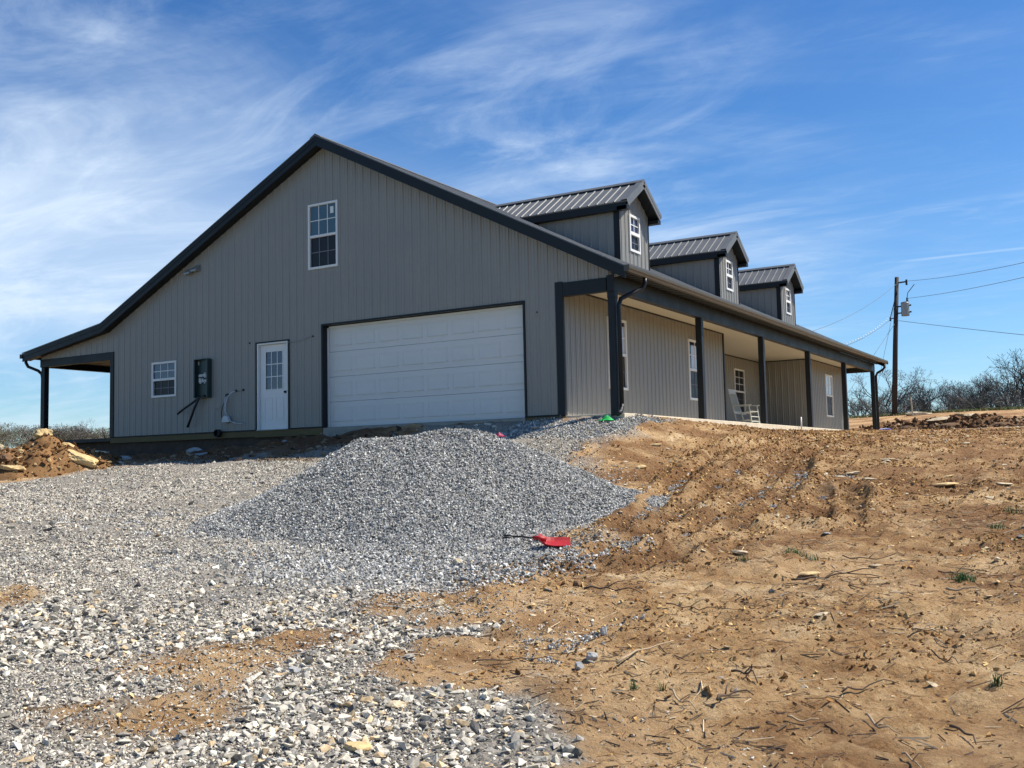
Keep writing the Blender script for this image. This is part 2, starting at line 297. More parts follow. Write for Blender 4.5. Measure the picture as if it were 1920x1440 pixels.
# ---------------------------------------------------------------- stones in numbers
def rock_shapes(n, kind):
    out=[]
    for i in range(n):
        rs=np.random.RandomState(100+i)
        if kind==6:
            V=np.array([(1,0,0),(-1,0,0),(0,1,0),(0,-1,0),(0,0,1),(0,0,-1)],float)+rs.uniform(-.5,.5,(6,3))
            F=np.array([(0,2,4),(2,1,4),(1,3,4),(3,0,4),(2,0,5),(1,2,5),(3,1,5),(0,3,5)])
        else:
            bm=bmesh.new(); 
            for k in range(11): bm.verts.new(Vector(rs.normal(size=3)).normalized()*rs.uniform(.7,1.12))
            r=bmesh.ops.convex_hull(bm,input=bm.verts); bmesh.ops.delete(bm,geom=[v for v in bm.verts if not v.link_faces],context='VERTS'); bm.verts.index_update()
            V=np.array([v.co[:] for v in bm.verts]); F=np.array([[v.index for v in f.verts] for f in bm.faces]); bm.free()
        out.append((V,F))
    return out
SH6=rock_shapes(12,6); SH14=rock_shapes(14,14)
def scatter(name, mat_, x,y,z,size,col,flat=.6,shapes=SH6,tilt=.5,rs=RS, stretch=(.7,1.5)):
    n=len(x); k=len(shapes); idx=rs.randint(0,k,n); VV=[];FF=[];CC=[]; off=0
    for s in range(k):
        q=np.where(idx==s)[0]; m=len(q)
        if not m: continue
        V,F=shapes[s]; sc=np.c_[size[q]*rs.uniform(*stretch,m),size[q]*rs.uniform(.7,1.1,m),size[q]*flat*rs.uniform(.6,1.3,m)]
        P=V[None]*sc[:,None,:]
        t=rs.normal(0,tilt,(m,2)); c,si=np.cos(t[:,0])[:,None],np.sin(t[:,0])[:,None]
        P=np.stack([P[...,0],P[...,1]*c-P[...,2]*si,P[...,1]*si+P[...,2]*c],-1)
        c,si=np.cos(t[:,1])[:,None],np.sin(t[:,1])[:,None]; P=np.stack([P[...,0]*c+P[...,2]*si,P[...,1],-P[...,0]*si+P[...,2]*c],-1)
        a=rs.uniform(0,6.283,m); c,si=np.cos(a)[:,None],np.sin(a)[:,None]; P=np.stack([P[...,0]*c-P[...,1]*si,P[...,0]*si+P[...,1]*c,P[...,2]],-1)
        P+=np.c_[x[q],y[q],z[q]][:,None,:]
        VV.append(P.reshape(-1,3)); FF.append((F[None]+off+(np.arange(m)*len(V))[:,None,None]).reshape(-1,3)); CC.append(np.repeat(col[q],len(V),0)); off+=m*len(V)
    return np_mesh(name,np.concatenate(VV),np.concatenate(FF),mat_,{'Col':np.concatenate(CC)})
def palette(n, cols, w, rs=RS, var=.16):
    c=np.array(cols)[rs.choice(len(cols),n,p=np.array(w)/sum(w))]; return np.clip(c*(1+rs.normal(0,var,(n,1))),.02,.9)
GREY=([(.42,.415,.385),(.29,.285,.27),(.62,.61,.57),(.15,.15,.145),(.50,.47,.40)],[4,3,3,2.6,1])
CREAM=([(.50,.455,.375),(.40,.365,.31),(.28,.26,.23),(.66,.61,.50),(.11,.105,.10),(.50,.38,.24)],[4,3.5,3,3,2.2,.7])
CAMXY=(15.902,-18.385)
def cand(n,x0,x1,y0,y1): return RS.uniform(x0,x1,n),RS.uniform(y0,y1,n)
def in_view(x,y,lim=.62):
    u=(x-CAMXY[0])*PU[0]+(y-CAMXY[1])*PU[1]; d=(x-CAMXY[0])*PD[0]+(y-CAMXY[1])*PD[1]; return (d>1)&(np.abs(u)<d*lim+1.2),d
def loose():
    parts=[]
    # fine cover of the drive, near to far
    for n,(a,b,c,d_),s0,s1,keep in ((150000,(7,14.6,-16.4,-10),.005,.014,1),(120000,(1,11,-12.5,-3),.008,.019,1),(60000,(-6,8,-11,-.4),.012,.026,1)):
        x,y=cand(int(n*1.5),a,b,c,d_); v,dd=in_view(x,y); g=gravel_mask(x,y); big=fbm(x*.9,y*.9,3,17)
        g=np.maximum(g*1.0,.22*sm(-1.2,-.1,sdf(x,y,GRAV)))
        k=v&(RS.rand(len(x))<g*(.10+1.25*sm(.40,.58,big)))&(pile_h(x,y)<.12); x,y=x[k],y[k]; s=RS.uniform(s0,s1,len(x))**1
        parts.append((x,y,s,0))
    # coarse angular stone in the foreground
    x,y=cand(60000,7,14.8,-16.4,-9.5); v,dd=in_view(x,y); g=gravel_mask(x,y); band=np.maximum(sm(.44,.56,fbm(x*.75,y*.75,3,41)),.9*np.exp(-((x-12.0)**2+(y+13.9)**2)/1.3))
    near=sm(10.2,7.6,dd)
    k=v&(RS.rand(len(x))<g*g*(.06+1.0*band)*near); x,y=x[k],y[k]; s=.012+.032*RS.rand(len(x))**2.2; parts.append((x,y,s,1))
    x,y=cand(7000,2,12,-12.5,-4); g=gravel_mask(x,y); k=(RS.rand(len(x))<g*.3)&(pile_h(x,y)<.1); parts.append((x[k],y[k],.02+.03*RS.rand(k.sum())**2,0))
    # along the drive's ragged left rim and the dirt by the foundation
    x,y=cand(2600,-4.5,6,-3.4,-.2); k=RS.rand(len(x))<.22; parts.append((x[k],y[k],.02+.07*RS.rand(k.sum())**3,0))
    objs=[]
    fine=[p for p in parts if p[3]==0]; x=np.concatenate([p[0] for p in fine]); y=np.concatenate([p[1] for p in fine]); s=np.concatenate([p[2] for p in fine])
    c=palette(len(x),*CREAM); greyer=(sm(2.2,.2,np.hypot(x-9.2,y+9.6)/1.4)[:,None])*.45; c=c*(1-greyer)+palette(len(x),*GREY)*greyer
    c=c*np.where((y>-3.2)&(x<2.6),.42,1)[:,None]*np.where((y>-3.2)&(x<2.6),1,0)[:,None]*np.array((1.1,.9,.7))+c*np.where((y>-3.2)&(x<2.6),0,1)[:,None]  # stones below the gable coloured darker and browner to strengthen its shadow band
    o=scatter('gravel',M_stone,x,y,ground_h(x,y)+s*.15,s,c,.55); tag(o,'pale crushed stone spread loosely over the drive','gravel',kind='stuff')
    p=[p for p in parts if p[3]==1][0]; x,y,s,_=p
    o=scatter('coarse_gravel',M_stone,x,y,ground_h(x,y)+s*RS.uniform(-.05,.5,len(x)),s,palette(len(x),[(.56,.515,.42),(.43,.395,.33),(.29,.27,.235),(.72,.66,.54),(.14,.13,.115),(.56,.42,.25)],[4,3.5,2.5,2.4,1.5,1.6],var=.2),.55,SH14,.38,stretch=(.8,1.55)); tag(o,'coarse angular limestone pieces covering the near drive','gravel',kind='stuff')
loose()
# gravel pile: mound with its stones
def pile():
    r=thing('gravel_pile',(PC[0],PC[1],0),'tall mound of blue grey crushed stone dumped in front of the garage door','gravel pile')
    n=150; a=np.linspace(-4.2,4.2,n); UU,DD=np.meshgrid(a,a); x=PC[0]+UU*PU[0]+DD*PD[0]; y=PC[1]+UU*PU[1]+DD*PD[1]
    z=base_h(x,y)+pile_h(x,y)-.05
    I=np.arange(n*n).reshape(n,n); F=np.stack([I[:-1,:-1],I[:-1,1:],I[1:,1:],I[1:,:-1]],-1).reshape(-1,4)
    hh=pile_h(x,y); keep=(hh.ravel()[F].max(1)>.03); c=np.tile((.25,.245,.235),(n*n,1))
    o=np_mesh('mound',np.c_[x.ravel()-PC[0],y.ravel()-PC[1],z.ravel()],F[keep],M_stone,{'Col':c},True); o.parent=r
    x,y=cand(340000,4,12.5,-12,-2.5); h=pile_h(x,y); k=(h>.09)|((h>.02)&(RS.rand(len(x))<.5)); x,y,h=x[k],y[k],h[k]
    s=.0065+.0095*RS.rand(len(x)); z=base_h(x,y)+h-.045+RS.uniform(-.3,1.0,len(x))*s
    o=scatter('stone_cover',M_stone,x-PC[0],y-PC[1],z,s,palette(len(x),*GREY,var=.2),.8,SH6,.9); o.parent=r; tag(o,kind='stuff')
    # apron of the same stone that slid towards the viewer
    x,y=cand(60000,7,12,-12.2,-6); u=(x-9.55)*PU[0]+(y+10.0)*PU[1]; d=(x-9.55)*PD[0]+(y+10.0)*PD[1]
    f=.8*sm(1.0,.35,np.hypot((u-.2)/2.6,d/1.35)+(fbm(x*1.5,y*1.5,3,8)-.5)*.9); k=(RS.rand(len(x))<f)&(pile_h(x,y)<.16); x,y=x[k],y[k]
    s=.010+.012*RS.rand(len(x)); o=scatter('spilled_gravel',M_stone,x,y,ground_h(x,y)+s*.5,s,palette(len(x),*GREY,var=.2),.75,SH6,.8); tag(o,'blue grey crushed stone spilled thinly in front of the mound','gravel',kind='stuff')
    x,y=cand(9000,5.2,8.3,-1.5,1.2); f=gravel_mask(x,y); k=RS.rand(len(x))<f*.8; x,y=x[k],y[k]; s=.012+.014*RS.rand(len(x))
    o=scatter('gravel',M_stone,x,y,ground_h(x,y)+s*.4,s,palette(len(x),*GREY,var=.2),.75,SH6,.8); tag(o,'grey crushed stone around the porch corner by the downspout','gravel',kind='stuff')
pile()
# soil clods and litter
def litter():
    x,y=cand(420000,6.5,19,-15.5,14); v,dd=in_view(x,y); g=gravel_mask(x,y)+(pile_h(x,y)>.05); rd=rut_d(x,y)
    dens=(.10+.7*sm(.5,.68,fbm(x*1.1,y*1.1,4,19))+.8*sm(.5,.1,np.abs(rd-.2)))*(1-np.clip(g,0,1))*(1-.5*sm(9,5,dd))
    k=v&(RS.rand(len(x))<dens)&~((x<7.6)&(y>-.2)); x,y,dd=x[k],y[k],dd[k]; s=(.003+.015*RS.rand(len(x))**5)*(1+dd*.035)
    c=palette(len(x),[(.32,.165,.055),(.48,.29,.11),(.17,.085,.032),(.64,.45,.20)],[4,4,2.5,2])
    o=scatter('soil_clods',M_clod,x,y,ground_h(x,y)+s*.2,s,c,.7,SH6,.8); tag(o,'brown crumbled soil lying over the bare field','soil',kind='stuff')
    # chips of pale stone
    x,y=cand(9000,6.5,19,-15,18); v,dd=in_view(x,y); k=v&(RS.rand(len(x))<.33*(1-gravel_mask(x,y)))&~((x<7.6)&(y>-.2)); x,y,dd=x[k],y[k],dd[k]; s=(.008+.03*RS.rand(len(x))**3)*(1+dd*.02)
    o=scatter('stone_chips',M_stone,x,y,ground_h(x,y)+s*.1,s,palette(len(x),[(.55,.45,.30),(.42,.38,.32),(.62,.55,.42)],[3,2,2]),.35,SH6,.25); tag(o,'small pale stone chips strewn over the bare soil','stone chips',kind='stuff')
    # straw and twig bits
    n=70000; x,y=cand(n,7,18,-15.6,2); v,dd=in_view(x,y); k=v&(RS.rand(n)<(1-gravel_mask(x,y))*sm(17,6,dd)*(.25+.75*sm(.4,.6,fbm(x*.8,y*.8,3,23))))&~((x<7.6)&(y>-.2)); x,y=x[k],y[k]; n=len(x)
    ln=.010+.075*RS.rand(n)**5; w=.0012+.0030*RS.rand(n)**2+ln*.012; a=RS.uniform(0,6.283,n)*1; a=np.where(RS.rand(n)<.55,RS.normal(.54,.5,n),a); ux,uy=np.cos(a),np.sin(a); z=ground_h(x,y)+.004
    rise=RS.normal(0,.12,n)*ln+.2*w; V=np.zeros((n,6,3)); V[...,0]=x[:,None]; V[...,1]=y[:,None]
    z1=np.maximum(ground_h(x+ux*ln,y+uy*ln)-.004,0*z-9); z0=ground_h(x-ux*ln,y-uy*ln)
    for j,(e,zz) in enumerate(((-1,z0),(1,z1))):
        for q,(s_,t) in enumerate(((-1,0),(1,0),(0,1.6))):
            V[:,j*3+q,0]+=ux*ln*e-uy*w*s_; V[:,j*3+q,1]+=uy*ln*e+ux*w*s_; V[:,j*3+q,2]=zz+.003+t*w+np.abs(rise)*(e>0)
    Fq=np.array([(0,1,4,3),(1,2,5,4),(2,0,3,5)]); F=(Fq[None]+(np.arange(n)*6)[:,None,None]).reshape(-1,4)
    c=np.repeat(palette(n,[(.15,.095,.05),(.07,.045,.03),(.62,.49,.31),(.26,.17,.09)],[4,4,2,2]),6,0)
    o=np_mesh('twig_litter',V.reshape(-1,3),F,M_litter,{'Col':c}); tag(o,'dry straw and broken twig bits littering the bare soil','twig litter',kind='stuff')
litter()
# ---------------------------------------------------------------- house
WL,WR,PL,PR,S,YB=-7.724,6.155,-10.765,7.326,4.795,23.55; YE=24.4; YF=-.305
RP=[(-11.237,2.52),(-7.807,3.076),(-.135,6.852),(7.70,2.815)]
def zr(x):
    x=min(max(x,RP[0][0]-.5),RP[-1][0]+.5)
    for (a,za),(b,zb) in zip(RP[:-1],RP[1:]):
        if x<=b or b==RP[-1][0]: return za+(zb-za)*(x-a)/(b-a)
house=thing('house',(0,0,0),'large grey metal-sided barn house with charcoal roof, white garage door and three dormers','house')
PITCH=.2286
def depth(u,minor=True):
    t=(u/PITCH)%1.0*PITCH-PITCH/2; a=abs(t)
    d=.018*max(0,min(1,(.030-a)/.016))
    if minor:
        for c in (-.075,.075): d=max(d,.006*max(0,min(1,(.012-abs(t-c))/.006)))
    return d
def ribwall(name,origin,U,Nn,u0,u1,z0,ztop,opens=(),mat_=None,parent=None,kinks=(),minor=True,axisz=(0,0,1)):
    bp={u0,u1,*kinks}
    for o in opens: bp|={o[0],o[1]}
    k=math.floor(u0/PITCH)-1
    while k*PITCH<u1+PITCH:
        c=(k+.5)*PITCH
        for q in (-.030,-.014,.014,.030)+((-.087,-.081,-.069,-.063,.063,.069,.081,.087) if minor else ()):
            if u0<c+q<u1: bp.add(c+q)
        k+=1
    us=sorted(bp); b=MB(); O=Vector(origin); U=Vector(U); Nn=Vector(Nn); Z=Vector(axisz)
    inside=lambda u:[o for o in opens if o[0]-1e-6<=u<=o[1]+1e-6]
    for a,c in zip(us[:-1],us[1:]):
        if c-a<1e-5: continue
        m=(a+c)/2; ops=sorted([o for o in opens if o[0]<m<o[1]],key=lambda o:o[2]); da,dc=depth(a,minor),depth(c,minor)
        cuts=[z0]; 
        for o in ops: cuts+= [o[2],o[3]]
        cuts.append(None)
        for i in range(0,len(cuts),2):
            lo,hi=cuts[i],cuts[i+1]; ha=ztop(a) if hi is None else hi; hc=ztop(c) if hi is None else hi
            if ha<=lo+1e-4 and hc<=lo+1e-4: continue
            b.face([O+U*a+Nn*da+Z*lo,O+U*c+Nn*dc+Z*lo,O+U*c+Nn*dc+Z*max(hc,lo),O+U*a+Nn*da+Z*max(ha,lo)])
    return b.build(name,mat_ or M_wall,parent or house)
GX0,GX1,GZ=-.19,5.241,2.382; DX0,DX1,DZ=-2.30,-1.285,2.12
win_up=(-.617,.293,3.746,5.318); win_sm=(-6.076,-5.143,.991,1.92)
sof=lambda x: zr(x)-.20
gable=ribwall('wall',(0,0,0),(1,0,0),(0,-1,0),WL+.02,WR-.0,.0,sof,[(GX0,GX1,-1,GZ),(DX0,DX1,-1,DZ),win_up,win_sm],kinks=(-.135,))
tag(gable,'ribbed grey gable wall with the garage door')
ribwall('wall',(0,0,0),(1,0,0),(0,-1,0),WR+.0,7.55,2.69,sof,minor=True)
ribwall('wall',(0,0,0),(1,0,0),(0,-1,0),PL,WL+.02,2.33,sof,kinks=(-7.807,))
ribwall('wall',(0,YB,0),(1,0,0),(0,1,0),WL,WR,-.1,sof,kinks=(-.135,))
ribwall('wall',(WL,0,0),(0,1,0),(-1,0,0),0,YB,-.1,lambda u:2.95)
CZ=2.62
w1=(2.07,3.05,.66,2.25); w2=(6.9,7.88,.62,2.21); w3=(20.9,21.95,.6,2.2); wrec=(15.98,17.05,.62,2.2); RY0,RY1,RX=9.646,18.75,4.3
ribwall('wall',(WR,0,0),(0,1,0),(1,0,0),.03,RY0,0,lambda u:CZ,[w1,w2])
ribwall('wall',(WR,0,0),(0,1,0),(1,0,0),RY1,YB,0,lambda u:CZ,[w3])
ribwall('wall',(RX,0,0),(0,1,0),(1,0,0),RY0,RY1,0,lambda u:CZ,[wrec])
ribwall('wall',(0,RY1,0),(1,0,0),(0,-1,0),RX,WR,0,lambda u:CZ)
ribwall('wall',(0,RY0,0),(1,0,0),(0,1,0),RX,WR,0,lambda u:CZ)
# trims
def trim(name,*dims,m=M_trim,bevel=.004): return box(name,dims,m,house,bevel)
trim('corner_trim',WR-.14,WR+.030,-.032,.0,0,2.72); trim('corner_trim',WR+.0,WR+.030,.001,.035,0,CZ-.005)
trim('corner_trim',WL-.01,WL+.13,-.032,.10,-.0,2.33)
trim('corner_trim',WR-.02,WR+.03,RY0-.05,RY0+.03,0,CZ-.005); trim('corner_trim',WR-.02,WR+.03,RY1-.032,RY1+.02,0,CZ-.005,m=M_trim)
trim('corner_trim',WR-.02,WR+.03,YB-.03,YB+.03,0,CZ-.005,m=M_wall)
trim('wall_top_trim',WR+.001,WR+.026,.04,RY0-.055,CZ-.035,CZ-.001); trim('wall_top_trim',WR+.001,WR+.026,RY1+.025,YB-.035,CZ-.035,CZ-.001)
trim('wall_top_trim',RX+.001,RX+.026,RY0+.04,RY1-.04,CZ-.035,CZ-.001); trim('wall_top_trim',RX+.03,WR-.03,RY1-.026,RY1-.001,CZ-.035,CZ-.001)
trim('base_trim',WL+.14,DX0-.05,-.028,-.004,-.005,.025); trim('base_trim',DX1+.05,GX0-.07,-.028,-.004,-.005,.025); trim('base_trim',GX1+.06,WR-.145,-.028,-.004,-.005,.025)
# foundation, skirt boards, slabs
M_conc_g=mat('grey_concrete',(.30,.28,.24),.9,noise=(5,.2),bump=(40,.004))
b=MB(); b.box(WL+.05,WR,.06,YB-.05,-1.2,-.02); b.build('foundation',mat('shaded_block',(.07,.05,.035),.95,noise=(3,.35),bump=(6,.05)),house)  # near-black colour carries the deep shade below the skirt boards
trim('skirt_board',WL+.0,DX0-.09,-.012,.045,-.15,-.008,m=M_board); trim('skirt_board',DX0-.085,GX0-.03,-.016,.045,-.17,-.008,m=M_board); trim('skirt_board',GX1+.03,WR+.0,-.012,.045,-.15,-.008,m=M_board)
b=MB(); b.box(GX0-.0,GX1+.0,-.035,.055,-.35,-.012); b.build('garage_apron',M_conc_g,house,.01)
b=MB(); b.box(WR-.3,PR+.13,.03,24.2,-.42,-.006); b.box(RX-.2,WR-.305,RY0,RY1,-.42,-.006); b.build('porch_slab',M_conc,house,.012)
b=MB(); b.box(PL-.05,WL-.02,-.0,24.1,-.10,.0); b.build('side_porch_deck',M_trim,house,.008)
b=MB(); b.box(PL+.1,WL-.03,.16,23.9,-1.3,-.102); b.build('under_deck_shade_block',bpy.data.materials['shaded_block'],house)  # added dark block stands in for the shaded ground below the deck
M_dummy=None
# posts and beams
H=2.414
for k in range(6):
    b=MB(); y=k*S; b.box(PR-.15,PR,y,y+.15,-.05,H); b.box(PR-.165,PR+.015,y-.015,y+.165,-.02,.10) if k==99 else None
    b.box(PR-.156,PR+.006,y-.006,y+.156,H-.14,H-.001) if k==0 else None
    b.build('porch_post',M_trim,house,.006)
    b=MB(); b.box(PL,PL+.15,y,y+.15,-1.15,2.11); b.build('side_porch_post',M_trim,house,.006)
b=MB(); b.box(PR-.155,PR+.005,-.02,24.15,H,H+.326); b.build('porch_beam',M_trim,house,.006)
b=MB(); b.box(WR+.035,PR-.16,-.035,.10,H,H+.28); b.build('porch_beam',M_trim,house,.006)
b=MB(); b.box(WR+.035,PR-.16,24.0,24.14,H,H+.28); b.build('porch_beam',M_trim,house,.006)
b=MB(); b.box(PL-.005,WL-.012,-.036,.10,2.11,2.33); b.build('side_porch_beam',M_trim,house,.006)
b=MB(); b.box(PL-.005,PL+.15,.105,24.1,2.11,2.33); b.build('side_porch_beam',M_trim,house,.006)
b=MB(); b.box(PL+.16,WL-.012,24.0,24.1,2.11,2.33); b.build('side_porch_beam',M_trim,house,.006)
b=MB(); b.box(PL+.18,WL-.03,.12,23.9,2.27,2.31); b.build('side_porch_ceiling',M_trim,house)
# porch ceiling in sheets
for ya,yb in ((.11,6),(6,12),(12,18),(18,23.98)):
    b=MB(); b.box((RX if 9<ya<18.75 or 9.6<yb<20 else WR)-.4,PR-.165,ya,yb-.004,CZ,CZ+.02); b.build('porch_ceiling',M_ceil,house)
# roof sheets: slab + ribs running down the slope
def roof_sheet(name,p0,p1,y0,y1,par,th=.035,m=M_roof,pitch=PITCH,org=0,cuts=()):
    """p0 (high) p1 (low) are (a,z); ribs run from p0 to p1, spaced along y"""
    b=MB(); a=Vector((p0[0],0,p0[1])); c=Vector((p1[0],0,p1[1])); d=(c-a).normalized(); n=Vector((-d.z,0,d.x)); n=n if n.z>0 else -n
    P=lambda v,y,h: (v.x+n.x*h,y,v.z+n.z*h)
    ys=[y0]; k=0
    y=y0+.12
    while y<y1-.05: ys+=[y-.03,y-.014,y+.014,y+.03]; y+=pitch
    ys.append(y1); hs=[0]+[0,.02,.02,0]*((len(ys)-2)//4)+[0]
    for i in range(len(ys)-1): b.face([P(a,ys[i],hs[i]),P(a,ys[i+1],hs[i+1]),P(c,ys[i+1],hs[i+1]),P(c,ys[i],hs[i])][::1 if d.x<0 else -1])
    b.face([P(a,y0,-th),P(c,y0,-th),P(c,y1,-th),P(a,y1,-th)]); 
    for y in (y0,y1): b.face([P(a,y,0),P(c,y,0),P(c,y,-th),P(a,y,-th)])
    b.face([P(c,y0,0),P(c,y1,0),P(c,y1,-th),P(c,y0,-th)])
    return b.build(name,m,par)
roof_sheet('roof',RP[2],RP[3],YF+.03,YE-.03,house); roof_sheet('roof',RP[2],RP[1],YF+.03,YE-.03,house); roof_sheet('roof',RP[1],RP[0],YF+.03,YE-.03,house)
for y in (YF,YE-.14):    # rake trim laid over the sheet edge with a drop fascia
    b=MB()
    for (xa,za),(xb,zb) in zip(RP[:-1],RP[1:]):
        yy=(y,y+.14)
        b.face([(xa,yy[0],za+.028),(xb,yy[0],zb+.028),(xb,yy[1],zb+.028),(xa,yy[1],za+.028)])
        b.face([(xa,yy[0],za+.028),(xb,yy[0],zb+.028),(xb,yy[0],zb-.0),(xa,yy[0],za-.0)])
        b.face([(xa,yy[1],za+.028),(xb,yy[1],zb+.028),(xb,yy[1],zb-.0),(xa,yy[1],za-.0)])
    b.build('rake_trim',M_roof,house)
f0,f1=YF+.012,YF+.034
for y0,y1 in ((f0,f1),(YE-.034,YE-.012)):
    b=MB()
    for (xa,za),(xb,zb) in zip(RP[:-1],RP[1:]):
        for dz,e,t in ((.0,.0,.10),(-.10,.012,.13)):
            q=[(xa,za+dz),(xb,zb+dz),(xb,zb+dz-t),(xa,za+dz-t)]; A=[(p[0],y0+e,p[1]) for p in q]; B_=[(p[0],y1+e,p[1]) for p in q]
            b.face(A); b.face(B_[::-1])
            for i in range(4): j=(i+1)%4; b.face([A[i],B_[i],B_[j],A[j]])
    b.build('fascia',M_trim,house)
for y0,y1 in ((YF+.04,-.02),(YB+.01,YE-.05)):
    b=MB()
    for (xa,za),(xb,zb) in zip(RP[:-1],RP[1:]): b.face([(xa,y0,za-.19),(xb,y0,zb-.19),(xb,y1,zb-.19),(xa,y1,za-.19)])
    b.build('soffit',M_trim,house)
b=MB(); b.prism([(-.16,-.085),(0,0),(.16,-.085),(.16,-.07),(0,.02),(-.16,-.07)],(RP[2][0],YF-.004,RP[2][1]+.035),(RP[2][0],YE,RP[2][1]+.035)); b.build('ridge_cap',M_roof,house)
# ribbed eave soffit between gutter and beam
ribwall('eave_soffit',(PR+.01,0,H+.33),(0,1,0),(0,0,-1),YF+.05,YE-.05,0,lambda u:.31,mat_=M_trim,axisz=(1,0,.0))
# gutters (K profile) and downspouts
GUT=mat('bounce_tinted_gutter',(.075,.066,.05),.4,noise=(1.2,.15),bump=(1,.004))  # brown light bounced off the soil is put into this gutter colour
def gutter(x,z,sgn,m):
    prof=[(0,0),(.0,-.115),(-.075,-.115),(-.09,-.075),(-.105,-.055),(-.115,-.01),(-.115,.012),(-.10,.012),(-.10,0),(-.088,-.04),(-.065,-.10),(-.012,-.10),(-.012,0)]
    b=MB(); b.prism([(-a*sgn,c) for a,c in prof],(x,YF,z),(x,YE,z)); 
    for y in (YF-.004,YE): b.box(min(x,x+.115*sgn),max(x,x+.115*sgn),y,y+.004,z-.115,z+.008)
    return b.build('gutter',m,house)
gutter(7.69,2.83,1,GUT); gutter(-11.21,2.50,-1,M_trim)
b=MB(); b.tube([(7.72,.62,2.71),(7.72,.62,2.60),(7.68,.60,2.50),(7.50,.32,2.36),(7.41,.12,2.26),(7.385,.075,2.12),(7.385,.075,.16)],.046,8,cap=True); b.tube([(7.385,.075,.17),(7.385,.06,.09),(7.42,-.06,.02),(7.43,-.22,-.03)],.048,8); b.build('downspout',M_trim,house,smooth=True)
b=MB(); b.tube([(7.72,24.05,2.71),(7.72,24.05,2.56),(7.66,24.0,2.47),(7.45,24.0,2.36),(7.385,24.03,2.24),(7.385,24.05,.1)],.046,8); b.build('downspout',M_trim,house,smooth=True)
b=MB(); b.tube([(-11.26,-.15,2.42),(-11.26,-.15,2.28),(-11.2,-.12,2.16),(-10.9,-.0,2.03),(-10.82,.06,1.93),(-10.81,.075,1.8),(-10.81,.075,-.6)],.045,8); b.build('downspout',M_trim,house,smooth=True)
# ------------------------------------------------ windows
def window(par,origin,U,Nn,u0,u1,z0,z1,cols,rows=2,upper=M_glass,lower=M_screen,fw=.055,sash=.03,label=None,curtain=0):
    """double-hung; origin on wall, U along wall, Nn outward"""
    O=Vector(origin); U=Vector(U); Nn=Vector(Nn)
    M=Matrix.Translation(O)@Matrix(((U.x,Nn.x,0,0),(U.y,Nn.y,0,0),(0,0,1,0),(0,0,0,1)))
    def bx(b,a0,a1,n0,n1,c0,c1): b.box(a0,a1,n0,n1,c0,c1,0,M)
    b=MB(); p=.035
    for q in ((u0,u0+fw,-.07,p,z0,z1),(u1-fw,u1,-.07,p,z0,z1),(u0+fw,u1-fw,-.07,p,z0,z0+fw),(u0+fw,u1-fw,-.07,p,z1-fw,z1)): bx(b,*q)
    zm=(z0+z1)/2; bx(b,u0+fw,u1-fw,-.05,p-.006,zm-sash,zm+sash)
    f=b.build('window',M_white,par,.004); tag(f,label)
    iu0,iu1=u0+fw,u1-fw
    for (a,c,mm,n) in ((zm+sash,z1-fw,upper,0),(z0+fw,zm-sash,lower,-.016)):
        ic=iu0+(iu1-iu0)*curtain if n==0 else iu0
        if n==0 and curtain: q=MB(); bx(q,iu0,ic,n-.012,n,a,c); bx(q,ic,iu1,n-.012,n,c-.09,c); q.build('pane',M_glass,f); q=MB(); bx(q,ic,iu1,n-.012,n,a,c-.09); q.build('curtained_pane',mm,f)
        else: q=MB(); bx(q,iu0,iu1,n-.012,n,a,c); q.build('pane' if n==0 else 'insect_screen',mm,f)
        g=MB(); t=.010
        for i in range(1,cols): x=iu0+(iu1-iu0)*i/cols; bx(g,x-t,x+t,n+.001,n+.010,a,c)
        for i in range(1,rows):
            z=a+(c-a)*i/rows
            for j in range(cols): bx(g,iu0+(iu1-iu0)*j/cols+(t if j else 0),iu0+(iu1-iu0)*(j+1)/cols-(t if j<cols-1 else 0),n+.001,n+.009,z-t,z+t)
        g.build('muntin_grid',M_white if n==0 else mat_dimw,f)
    return f
mat_dimw=mat('screened_grid',(.16,.16,.19),.6,noise=(5,.1))
GF=((0,0,0),(1,0,0),(0,-1,0)); SF=((WR,0,0),(0,1,0),(1,0,0))
wu=window(house,*GF,*win_up,3,upper=M_teal,label='tall gable window high in the ridge wall'); 
b=MB(); b.box(.06,.16,-.012,-.006,5.03,5.19); b.build('sticker',M_white,wu)
window(house,*GF,*win_sm,3,label='small square window beside the electrical cabinet')
window(house,*SF,*w1,2,upper=M_glass2,curtain=.6); window(house,*SF,*w2,2,upper=M_glass2,curtain=.22); window(house,*SF,*w3,2,upper=M_glass2,label='porch window nearest the far end')  # far window has no curtain: its pale upper pane paints reflected sky
window(house,(RX,0,0),(0,1,0),(1,0,0),*wrec,2,rows=3,upper=M_screen,label='window in the recessed wall behind the rocking chair')
# ------------------------------------------------ garage door
yd=.17
b=MB(); rows,cols=4,8; z0=.0; zt=GZ-.03; x0=GX0+.02; x1=GX1+.14; hr=(zt-z0)/rows
gd=None
for r in range(rows):
    b=MB(); a=z0+r*hr+.003; c=z0+(r+1)*hr-.003
    b.box(x0,x1,yd,yd+.04,a,c)
    cw=(x1-x0-.16)/cols
    for k in range(cols):
        u0=x0+.08+k*cw+.06; u1=x0+.08+(k+1)*cw-.06; c0=a+.13; c1=c-.13; w=.014
        for q in ((u0,u1,c1-w,c1,.006),(u0,u1,c0,c0+w,.018),(u0,u0+w,c0+w,c1-w,.003),(u1-w,u1,c0+w,c1-w,.003)): b.box(q[0],q[1],yd-q[4],yd-.001,q[2],q[3])
        b.box(u0+w+.02,u1-w-.02,yd-.003,yd-.001,c0+w+.02,c1-w-.02)
    o=b.build('door_section' if gd else 'garage_door',M_gdoor,gd or house,.003)
    gd=gd or o
